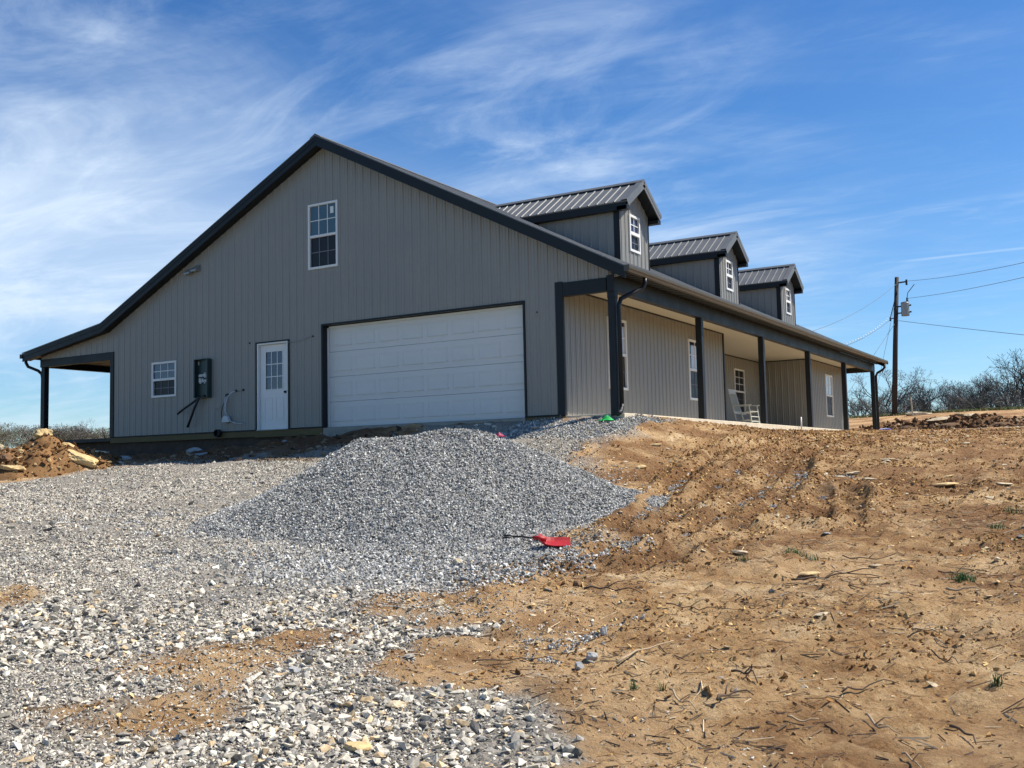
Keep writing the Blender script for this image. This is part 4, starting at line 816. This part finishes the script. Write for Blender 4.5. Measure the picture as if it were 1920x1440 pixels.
# pieces of stone and a board in the shade by the foundation
for i,(x,y,w,l) in enumerate([(-3.9,-2.6,.5,'pale concrete lump where the shadow ends left of the drive'),(-2.2,-1.8,.7,'grey slab in the shade under the electrical cabinet'),(-1.2,-1.3,.6,'grey slab in the shade left of the entry door'),(-.3,-1.2,.55,'low grey slab in the shade below the entry door'),(-3.0,-1.3,.5,'dim stone in the shade below the white cables')]):
    rock('rubble_stone',x,y,w,.2,M_rock2,l,'stone',120+i,'stones by the foundation',ratio=.6,rz=random.uniform(0,3))
b=MB(); b.box(-.45,.45,-.07,.07,0,.04); o=b.build('loose_board',M_stake,None,.004); o.location=(-6.9,-1.2,gz(-6.9,-1.2)+.12); o.rotation_euler=(.0,.1,.35); tag(o,'short pale board lying in the shade by the side porch','board')
# ---------------------------------------------------------------- sticks
def stick(x0,y0,x1,y1,r,m,label,bend=.1,fork=0,name='stick',lift=.01):
    rs=random.Random(hash((round(x0*100),round(y1*100)))&1023); n=9; pts=[]
    dx,dy=x1-x0,y1-y0; L=math.hypot(dx,dy); px_,py_=-dy/L,dx/L
    for i in range(n):
        t=i/(n-1); o_=bend*L*math.sin(t*3.1)+rs.uniform(-.012,.012)*L; x=x0+dx*t+px_*o_; y=y0+dy*t+py_*o_; pts.append((x,y,gz(x,y)+lift+r*.9+lift*2*math.sin(t*5+1)**2))
    r*=.75; b=MB(); b.tube(pts,[r*(1-.65*i/(n-1)) for i in range(n)],6)
    if fork:
        for q,s in ((3,1),(5,-1))[:fork]:
            p=Vector(pts[q]); e=p+Vector((dx*.3+px_*s*L*.22,dy*.3+py_*s*L*.22,.05)); b.tube([p,(p+e)/2+Vector((0,0,.02)),e],[r*.6,r*.45,r*.2],5)
    o=b.build(name,m,None,smooth=True); return tag(o,label,'stick','fallen sticks on the bare soil')
stick(12.83,-11.93,12.98,-11.30,.014,M_stick,'long pale barkless stick, curved, in the middle of the sand',.05,name='stick')
stick(13.36,-12.30,13.62,-12.54,.010,M_stick,'short straight pale stick with a forked tip in the lower field',.0,1)
stick(11.7,-10.19,12.22,-10.12,.014,M_stickd,'dark crooked stick touching the brown lump',.12,1)
stick(13.3,-9.35,13.98,-8.95,.013,M_stickd,'dark forked stick beside the yellowish slab',.08,2)
stick(14.54,-9.28,14.80,-9.22,.016,M_stick,'pale bark strip near the grass tuft at the right',.1)
stick(14.49,-10.55,14.63,-10.36,.011,M_stick,'small light stick in the damp patch at the right',.05)
stick(14.12,-12.40,14.27,-12.29,.010,M_stick,'thick pale peg of wood low at the right',.0)
stick(14.40,-8.72,14.80,-8.50,.009,M_stickd,'thin dark twig behind the right grass tuft',.1,1)
stick(13.5,-8.35,14.0,-8.03,.009,M_stickd,'thin dark twig left of the cream flake',-.12,1)
stick(14.67,-10.92,14.86,-11.1,.009,M_stickd,'short dark twig at the right below the damp patch',.05)
stick(14.50,-12.15,14.72,-12.32,.011,M_stick,'light curved twig low at the right',-.1,1)
stick(14.95,-12.15,15.10,-12.33,.013,M_stickd,'charred black stub at the lower right',.15)
stick(14.30,-11.86,14.58,-11.55,.009,M_stickd,'long brown twig across the lower right soil',.05)
stick(13.72,-12.45,13.86,-12.2,.013,M_stickd,'broken dark branch piece in the lower middle',.2,1)
stick(13.62,-11.9,13.82,-12.0,.012,M_stickd,'short dark branch with side shoots above the forked one',.15,2)
stick(14.78,-12.62,14.90,-12.78,.008,M_stick,'pair of pale straws at the bottom right',.1,1)
stick(12.6,-10.5,13.1,-10.35,.008,M_stickd,'thin brown twig above the long pale stick',.06,1)
stick(11.9,-12.3,12.5,-12.0,.007,M_stickd,'thin root crossing the damp sand',.1)
stick(13.0,-7.9,13.5,-7.6,.008,M_stick,'tan twig behind the mid field grass tuft',.1,1)
# ---------------------------------------------------------------- grass tufts
def tuft(x,y,r,n,label,i):
    rs=random.Random(i); b=MB()
    for k in range(n):
        a=rs.uniform(0,6.283); d=r*rs.random()**1.1; px_,py_=x+d*math.cos(a),y+d*math.sin(a); h=rs.uniform(.025,.075)*(1+r); la=rs.uniform(0,6.283); ln=rs.uniform(.2,.9)*h; w=.0028
        z=gz(px_,py_)-.005; q=(-math.sin(la)*w,math.cos(la)*w); dx,dy=math.cos(la)*ln,math.sin(la)*ln
        p0=[(px_-q[0],py_-q[1],z),(px_+q[0],py_+q[1],z)]; p1=[(px_+dx*.4+q[0]*.8,py_+dy*.4+q[1]*.8,z+h*.65),(px_+dx*.4-q[0]*.8,py_+dy*.4-q[1]*.8,z+h*.65)]; p2=(px_+dx,py_+dy,z+h)
        b.face([p0[0],p0[1],p1[0],p1[1]]); b.face([p1[1],p1[0],p2])
    tag(b.build('grass_tuft',M_grass),label,'grass tuft','green tufts sprouting from the bare soil')
for i,(x,y,r,n,l) in enumerate([(13.08,-8.46,.10,110,'upright green tuft in the middle of the bare field'),(14.61,-8.84,.11,190,'dense low green tuft beside the pale bark strip'),(14.73,-5.74,.12,70,'sparse green tuft highest at the right edge'),(14.66,-6.68,.12,60,'sparse green tuft second from the top at the right'),
    (12.66,-8.72,.08,45,'tiny green sprig in front of the pale oval stone'),(15.0,-7.28,.1,50,'green sprig cut by the right frame edge'),(13.13,-12.32,.035,26,'single leafy sprig in the lower middle'),(13.3,-12.26,.03,18,'small sprig right of the leafy one'),(13.3,-8.55,.12,40,'thin scattered blades right of the middle tuft'),(15.13,-11.5,.05,40,'short green sprig at the lower right edge')]): tuft(x,y,r,n,l,i)
# green verge on the far rise
x,y=cand(26000,-14,24,45.8,52); w=.04; n=len(x); z=ground_h(x,y); h=.05+.13*RS.rand(n); a=RS.uniform(0,3.14,n)
V=np.zeros((n,3,3)); V[:,0]=np.c_[x-w*np.cos(a),y-w*np.sin(a),z]; V[:,1]=np.c_[x+w*np.cos(a),y+w*np.sin(a),z]; V[:,2]=np.c_[x+RS.normal(0,.08,n),y+RS.normal(0,.08,n),z+h]
o=np_mesh('verge_grass',V.reshape(-1,3),np.arange(n*3).reshape(-1,3),M_litter,{'Col':np.repeat(palette(n,[(.10,.14,.04),(.15,.17,.06),(.30,.24,.12)],[3,2,2]),3,0)}); tag(o,'rough green grass along the top of the far rise','grass',kind='stuff')
# ---------------------------------------------------------------- utility pole and lines
px0,py0=4.0,47.0
PB=Vector((3.87,46.2,0)); PB.z=gz(PB.x,PB.y)
pole=thing('utility_pole',PB,'tall dark wooden utility pole carrying a grey transformer on the far rise','utility pole')
def T(px_,py_,D): return Vector(px_)  # placeholder
PH=8.35; lean=Vector((.03,0,1))
b=MB(); b.tube([(0,0,-.3),(.24,.14,PH*.5),(.5,.3,PH)],[.165,.145,.12],14); b.build('pole_shaft',M_pole,pole,smooth=True)
b=MB(); b.tube([(.5,.25,PH-.36),(1.05,.2,PH-.34)],.045,6); b.tube([(1.05,.2,PH-.55),(1.05,.2,PH-.22)],.06,8); b.build('insulator_arm',M_black,pole)
tx=Vector((.92,.1,PH-1.95)); b=MB(); b.lathe([(0,-.48),(.23,-.46),(.24,-.40),(.24,.28),(.25,.30),(.22,.36),(.05,.40),(0,.40)],20,0,Matrix.Translation(tx)); tr=b.build('transformer',M_galv,pole,smooth=False)
b=MB(); b.lathe([(.0,.0),(.05,0),(.08,.05),(.05,.08),(.08,.12),(.05,.16),(.07,.20),(.03,.28),(0,.3)],10,0,Matrix.Translation(tx+Vector((.14,0,.36)))); b.build('bushing',M_black,tr)
for z in (-.25,.15): b=MB(); b.lathe([(0,0),(.05,.0),(.05,.1),(0,.12)],8,0,Matrix.Translation(tx+Vector((.25,-.05,z)))@Matrix.Rotation(R(90),4,'Y')); b.build('terminal',M_black,tr)
b=MB(); b.box(.42,.74,.06,.2,PH-1.85,PH-1.78); b.box(.42,.74,.06,.2,PH-2.25,PH-2.18); b.build('bracket',M_black,pole)
b=MB(); b.tube([tuple(tx+Vector((.14,0,.62))),tuple(tx+Vector((.2,-.05,.9))),tuple(tx+Vector((.62,-.2,1.35)))],.022,5); b.build('jumper_wire',M_black,pole)
b=MB(); b.tube([(.36,.2,PH-2.45),(.0,.3,PH-2.5)],.03,6); b.tube([(.0,.3,PH-2.62),(.0,.3,PH-2.4)],.05,6); b.build('service_bracket',M_black,pole)
b=MB(); b.tube([(.45,.25,PH-.9),(.25,.3,PH-1.6),(.0,.3,PH-2.45)],.03,5); b.build('jumper_wire',M_line,pole)
def wire(a,c,sag,r,label,m=M_line,n=24,name='overhead_wire'):
    a=Vector(a); c=Vector(c); b=MB(); b.tube([a.lerp(c,i/n)-Vector((0,0,sag*4*(i/n)*(1-i/n))) for i in range(n+1)],r,5); return tag(b.build(name,m,None,smooth=True),label,'wire')
PT=lambda z,dx=0,dy=0: PB+Vector((.06*z+dx,.035*z+dy,z))
DIR_LEFT=(-.81,.57,.137); DIR_MID=(-.446,.873,.199); CON_N=(-.005,.1774,-.9841); CON_C=(-.0982,.9793,.1768)
wire(PT(PH-.3,.58,.0),(16.5,19.5,5.9),.25,0.0112,'topmost overhead wire running off to the right from the pole top')
wire(PT(PH-1.35,.62,.0),(16.5,19.5,5.45),.2,0.0112,'second overhead wire from the transformer running off to the right')
wire(PT(PH-2.65,.15,0),(16.0,30.2,3.35),.05,0.014,'thicker lower overhead cable sloping down to the right')
wire(PT(PH-.4,0,0),(3.4,24.2,4.0),.5,0.0098,'thin wire slanting from the pole top down behind the roof')
wire(PT(PH-2.5,-.3,.1),(4.5,23.75,3.2),.4,0.0112,'dark service cable sagging from the pole to the house roof')
wire(PT(PH-1.0,0,.1),(2.35,47.2,1.6),.0,0.0098,'steep guy wire close beside the pole')
wire(PT(PH-2.7,0,0),(1.6,37.2,.2),.05,0.0112,'long guy wire running from mid pole to the ground at the left')
# pale spiral marker sleeves on the service drop
a=PT(PH-2.35,-.35,0); c=Vector((4.7,23.75,3.45)); b=MB(); n=60
for i in range(2,n-18):
    if i%2==0 and i<n-20:
        q=lambda t:a.lerp(c,t)-Vector((0,0,2.0*t*(1-t))); b.tube([q(i/n),q((i+.9)/n)],.020,5)
tag(b.build('service_drop',M_wire,None),'dashed white wrapped service drop hanging from the pole towards the roof','wire')
b=MB(); Mx=Matrix.Translation((5.5,42.75,gz(5.5,42.75)))@Matrix.Rotation(R(-3),4,'Y'); b.box(-.035,.035,-.02,.02,-.2,1.08,0,Mx); tag(b.build('survey_stake',M_stake,None),'thin pale wooden stake standing in the ground right of the utility pole','stake')
# ---------------------------------------------------------------- bare trees
def tree_mesh(seed,h=1.0,trunks=1,spread=.5,depth=7,twig=.0015,lean=0.0):
    """unit-height bare tree: returns (trunk MB, crown MB)"""
    rs=random.Random(seed); T_=MB(); Cn=MB()
    def grow(p,d,L,r,lv):
        n=3; pts=[p]; dd=d
        for i in range(n):
            dd=(dd+Vector((rs.gauss(0,.16),rs.gauss(0,.16),rs.gauss(.03,.08)))).normalized(); pts.append(pts[-1]+dd*L/n)
        rr=[r*(1-.12*i) for i in range(n+1)]
        (T_ if lv>=depth-1 else Cn).tube(pts,rr,5 if lv>=depth-1 else 3,cap=False)
        if lv<=0: return
        k=rs.choice((2,2,3)) if lv>1 else 2
        for i in range(k):
            az=rs.uniform(0,6.283); s=rs.uniform(.35,1.0)*spread*1.7; q=dd.orthogonal().normalized(); w=dd.cross(q)
            nd=(dd+(q*math.cos(az)+w*math.sin(az))*s+Vector((0,0,.10))).normalized()
            o=pts[-1] if i<2 else pts[rs.choice((1,2))]
            grow(o,nd,L*rs.uniform(.62,.86),max(r*.64,twig),lv-1)
    for t in range(trunks):
        d=Vector((rs.gauss(lean,.22*trunks**.5),rs.gauss(0,.22),1)).normalized(); grow(Vector((rs.gauss(0,.03),rs.gauss(0,.03),-.05)),d,.22,.018,depth)
    zs=max(v[2] for v in Cn.v)
    for M_ in (T_,Cn): M_.v=[(x/zs,y/zs,z/zs) for x,y,z in M_.v]
    return T_,Cn
PROTO=[]
for sd,tk,sp,dp in ((1,2,.65,7),(2,2,.5,7),(3,1,.75,7),(4,3,.45,6),(5,4,.5,5),(6,2,.6,7)):
    t_,c_=tree_mesh(sd,trunks=tk,spread=sp,depth=dp)
    def me_(B_,nm,mm):
        me=bpy.data.meshes.new(nm); me.from_pydata(B_.v,[],B_.f); me.materials.append(mm); me.update(); return me
    PROTO.append((me_(t_,'trunk',M_bark),me_(c_,'crown',M_bark)))
TR=[(-.61,57.78,1.57,1.9,4,'low bare bush glimpsed between the last two porch posts'),(-.82,63.86,1.59,3.28,3,'bare tree just left of the last porch post'),(2.9,51.3,1.5,3.75,0,'wide spreading bare tree right behind the utility pole'),(.82,68.24,1.62,3.1,1,'bare tree immediately right of the utility pole'),
(3.06,59.5,1.69,3.03,2,'bare tree rising over the thin wooden stake'),(1.9,70.45,1.63,3.58,3,'slim bare tree right of the stake, set back'),(3.95,60.66,1.71,3.09,1,'twin stemmed bare tree second right of the stake'),(2.8,72.61,1.63,3.48,5,'distant bare tree between the two twin stemmed ones'),
(4.76,62.79,1.74,2.84,0,'bare tree with crossing limbs over the cream bank slab'),(5.55,60.88,1.75,2.97,2,'round crowned bare tree right of the crossing limbs'),(4.67,71.85,1.68,3.28,1,'set back bare tree behind the round crowned one'),(6.39,62.0,1.77,2.89,3,'bare tree in the middle of the right hand row'),
(6.57,65.04,1.77,3.31,5,'taller bare tree just right of the row middle'),(7.53,61.12,1.8,3.08,1,'dense bare tree over the grassy verge'),(6.64,74.09,1.7,3.84,0,'tall distant bare tree behind the dense one'),(8.14,63.19,1.81,3.43,2,'dark bare tree third from the right frame edge'),
(8.77,61.24,1.82,3.5,3,'dark bare tree second from the right frame edge'),(8.33,71.24,1.76,4.03,5,'tall bare tree set back near the right frame edge'),(10.1,57.35,1.82,4.5,0,'tallest bare tree, leaning in at the right frame edge'),(10.22,65.37,1.84,4.58,1,'bare tree partly cut by the right frame edge')]
rt=random.Random(9)
for i,(x,y,z,h,k,l) in enumerate(TR):
    r=thing('bare_tree',(x,y,gz(x,y)-.05),l,'bare tree',rz=rt.uniform(0,6.28),group='leafless trees on the far rise'); r.scale=(h*rt.uniform(.85,1.2),h*rt.uniform(.85,1.2),h*.94)
    for nm,me in zip(('trunk','crown'),PROTO[k]): o=bpy.data.objects.new(nm,me); COL.objects.link(o); o.parent=r
# brush under the trees: one mass
def brush(name,label,spots,m,seed,leaf=None):
    V=[];F=[];off=0; rs=np.random.RandomState(seed)
    src=[(np.array([v.co[:] for v in me.vertices]),np.array([p.vertices[:] for p in me.polygons])) for me in (PROTO[4][1],PROTO[1][1],PROTO[3][1])]
    for (x,y,h) in spots:
        v,f=src[rs.randint(3)]; a=rs.uniform(0,6.28); c,s=math.cos(a),math.sin(a); w=h*rs.uniform(1.1,1.7)
        P=np.c_[(v[:,0]*c-v[:,1]*s)*w+x,(v[:,0]*s+v[:,1]*c)*w+y,v[:,2]*h+gz(x,y)-.1]; V.append(P);F.append(f+off);off+=len(v)
    n=sum(map(len,V)); c=np.tile((.15,.13,.12) if leaf is None else (.17,.14,.115),(n,1))
    o=np_mesh(name,np.concatenate(V),np.concatenate(F),m,{'Col':c}); tag(o,label,'brush',kind='stuff'); return o
sp=[(rt.uniform(-2,13),rt.uniform(56,72),rt.uniform(.9,2.0)) for _ in range(85)]
brush('undergrowth','tangled grey undergrowth below the bare trees',sp,M_litter,3)
sp=[]
for _ in range(95): t=rt.uniform(-.9,2.0); dd=rt.uniform(-4,16); sp.append((-93.5+t*7.6-dd*.7,52+t*10+dd*.3,rt.uniform(1.6,3.2)*(1.1-.28*max(0,t))))
wd=brush('far_woodland','brown and olive scrubby woodland on the left horizon',sp,M_litter,4,1)
x=np.repeat([s[0] for s in sp],330)+RS.normal(0,1.3,330*len(sp)); y=np.repeat([s[1] for s in sp],330)+RS.normal(0,1.3,330*len(sp)); h=np.repeat([s[2] for s in sp],330); z=base_h(x,y)+h*RS.rand(len(x))**.8*.9; s=.025+.045*RS.rand(len(x))
o=scatter('far_foliage',M_litter,x,y,z,s,palette(len(x),[(.19,.15,.10),(.15,.17,.08),(.24,.21,.14)],[3,2,1]),.6,SH6,1.0); tag(o,'hazy brown and olive leaf buds over the left woodland','foliage',kind='stuff')
r=thing('bare_tree',(-84.7,55.7,gz(-84.7,55.7)-.05),'tall thin budding tree standing alone above the left woodland','bare tree'); r.scale=(3.6,3.6,3.45)
for nm,me in zip(('trunk','crown'),PROTO[1]): o=bpy.data.objects.new(nm,me); COL.objects.link(o); o.parent=r
# dark evergreen seen between posts
def fir(x,y,h,label):
    r=thing('fir_tree',(x,y,gz(x,y)-.1),label,'fir tree'); b=MB(); b.tube([(0,0,0),(0,0,h)],[.06,.01],6); b.build('trunk',M_bark,r)
    rs=random.Random(5); b=MB()
    for i in range(900):
        t=rs.random()**.8; z=h*(.08+.92*t); L=(1-t)*h*.34*(.65+.35*math.sin(z*9)); a=rs.uniform(0,6.283); L*=rs.uniform(.6,1.1); e=Vector((math.cos(a)*L,math.sin(a)*L,z-.18*L)); q=Vector((-math.sin(a),math.cos(a),0))*.05*(1.2-t)
        b.face([(0,0,z),e*.6+Vector((0,0,z*.4))+q,e,e*.6+Vector((0,0,z*.4))-q])
    b.build('crown',M_fir,r)
fir(1.25,43.6,1.55,'small dark evergreen seen between the last two porch posts')
# ---------------------------------------------------------------- light, sky, camera
SUN=Vector((.60,.49,1)).normalized(); el=math.asin(SUN.z); az=math.atan2(SUN.x,SUN.y)
ld=bpy.data.lights.new('sun','SUN'); ld.energy=5.0; ld.angle=R(.5); ld.color=(1,.935,.83); lo=bpy.data.objects.new('sun',ld); COL.objects.link(lo); lo.rotation_euler=SUN.to_track_quat('Z','Y').to_euler()
w=bpy.data.worlds.new('World'); scene.world=w; w.use_nodes=True; N=w.node_tree.nodes; L=w.node_tree.links; bg=N['Background']
sky=N.new('ShaderNodeTexSky'); sky.sky_type='NISHITA'; sky.sun_disc=False; sky.sun_elevation=el; sky.sun_rotation=az; sky.altitude=200; sky.air_density=1.0; sky.dust_density=.25; sky.ozone_density=3.0
hs=N.new('ShaderNodeHueSaturation'); hs.inputs['Saturation'].default_value=1.18; hs.inputs['Hue'].default_value=.497; L.new(sky.outputs[0],hs.inputs['Color'])
tc=N.new('ShaderNodeTexCoord'); sx=N.new('ShaderNodeSeparateXYZ'); L.new(tc.outputs['Generated'],sx.inputs[0])
def mth(op,a,b_=None):
    m=N.new('ShaderNodeMath'); m.operation=op
    for i,v in enumerate((a,b_)):
        if v is None: continue
        if hasattr(v,'links'): L.new(v,m.inputs[i])
        else: m.inputs[i].default_value=v
    return m.outputs[0]
def mr(v,a,b_,c=0,d=1,smooth=True):
    m=N.new('ShaderNodeMapRange'); m.interpolation_type='SMOOTHSTEP' if smooth else 'LINEAR'; L.new(v,m.inputs[0])
    for i,q in enumerate((a,b_,c,d)): m.inputs[i+1].default_value=q
    return m.outputs[0]
# cloud sheet coordinates: sky direction flattened on a high plane
den=mth('ADD',sx.outputs[2],.12); cx=N.new('ShaderNodeCombineXYZ'); L.new(mth('DIVIDE',sx.outputs[0],den),cx.inputs[0]); L.new(mth('DIVIDE',sx.outputs[1],den),cx.inputs[1])
def cn(scale,rot,st,det=8,rough=.62,dist=0,off=(0,0,0)):
    mp=N.new('ShaderNodeMapping'); mp.inputs['Rotation'].default_value=(0,0,R(rot)); mp.inputs['Scale'].default_value=st; mp.inputs['Location'].default_value=off; L.new(cx.outputs[0],mp.inputs[0])
    n=N.new('ShaderNodeTexNoise'); n.inputs['Scale'].default_value=scale; n.inputs['Detail'].default_value=det; n.inputs['Roughness'].default_value=rough; n.inputs['Distortion'].default_value=dist; L.new(mp.outputs[0],n.inputs[0]); return n.outputs[0]
def dot(v):
    d=N.new('ShaderNodeVectorMath'); d.operation='DOT_PRODUCT'; L.new(tc.outputs['Generated'],d.inputs[0]); d.inputs[1].default_value=Vector(v).normalized(); return d.outputs['Value']
streak=mr(cn(1.7,-20,(.7,1.5,1),10,.64,1.6),.41,.95)
soft=mr(cn(.9,-15,(.7,1.4,1),6,.6,1.0,(3,1,0)),.36,.72)
wisp=mr(cn(4.2,-28,(.6,1.5,1),9,.66,1.6,(1,5,0)),.42,.9)
left=mr(dot(DIR_LEFT),.88,1.0); mid=mr(dot(DIR_MID),.955,.999); low=mth('MULTIPLY',mr(sx.outputs[2],.34,.20),mr(sx.outputs[2],.07,.16))
dens=mth('MULTIPLY',mth('ADD',mth('MULTIPLY',streak,.62),mth('MULTIPLY',soft,.38)),mth('ADD',.12,mth('ADD',mth('MULTIPLY',left,.8),mth('MULTIPLY',mid,1.05))))
dens=mth('ADD',dens,mth('MULTIPLY',mth('MULTIPLY',wisp,soft),.30)); dens=mth('ADD',dens,mth('MULTIPLY',mth('MULTIPLY',left,low),.50))
# contrail: thin great-circle band limited in extent
con=mth('MULTIPLY',mr(mth('ABSOLUTE',dot(CON_N)),.0016,.0002),mr(dot(CON_C),.996,.9995)); dens=mth('ADD',dens,mth('MULTIPLY',con,.22))
dens=mth('MINIMUM',dens,.85)
mx=N.new('ShaderNodeMix'); mx.data_type='RGBA'; L.new(dens,mx.inputs[0]); tint=N.new('ShaderNodeMix'); tint.data_type='RGBA'; tint.blend_type='MULTIPLY'; tint.inputs[0].default_value=1; L.new(hs.outputs[0],tint.inputs[6]); tg=N.new('ShaderNodeMix'); tg.data_type='RGBA'; L.new(mr(sx.outputs[2],.12,.5),tg.inputs[0]); tg.inputs[6].default_value=(.74,.92,1.10,1); tg.inputs[7].default_value=(.58,.79,1.04,1); L.new(tg.outputs[2],tint.inputs[7]); L.new(tint.outputs[2],mx.inputs[6]); mx.inputs[7].default_value=(6.2,7.3,8.6,1)
L.new(mx.outputs[2],bg.inputs['Color']); bg.inputs['Strength'].default_value=.088
cd=bpy.data.cameras.new('camera'); cam=bpy.data.objects.new('camera',cd); COL.objects.link(cam); scene.camera=cam
cd.sensor_width=36; cd.lens=1936.4/1920*36; cd.clip_start=.1; cd.clip_end=5000
yaw,pitch,roll=.538,.079,-.022
f=Vector((-math.sin(yaw)*math.cos(pitch),math.cos(yaw)*math.cos(pitch),math.sin(pitch))); r0=f.cross(Vector((0,0,1))).normalized(); u0=r0.cross(f); c,s=math.cos(roll),math.sin(roll); rr_=r0*c+u0*s; uu=u0*c-r0*s
cam.matrix_world=Matrix(((rr_.x,uu.x,-f.x,15.902),(rr_.y,uu.y,-f.y,-18.385),(rr_.z,uu.z,-f.z,-.987),(0,0,0,1)))
vs=scene.view_settings; scene.display_settings.display_device='sRGB'; vs.view_transform='Standard'; vs.look='None'; vs.exposure=.55; vs.gamma=1; vs.use_curve_mapping=False
scene.cycles.max_bounces=6; scene.cycles.diffuse_bounces=3; scene.cycles.glossy_bounces=3; scene.cycles.use_denoising=True
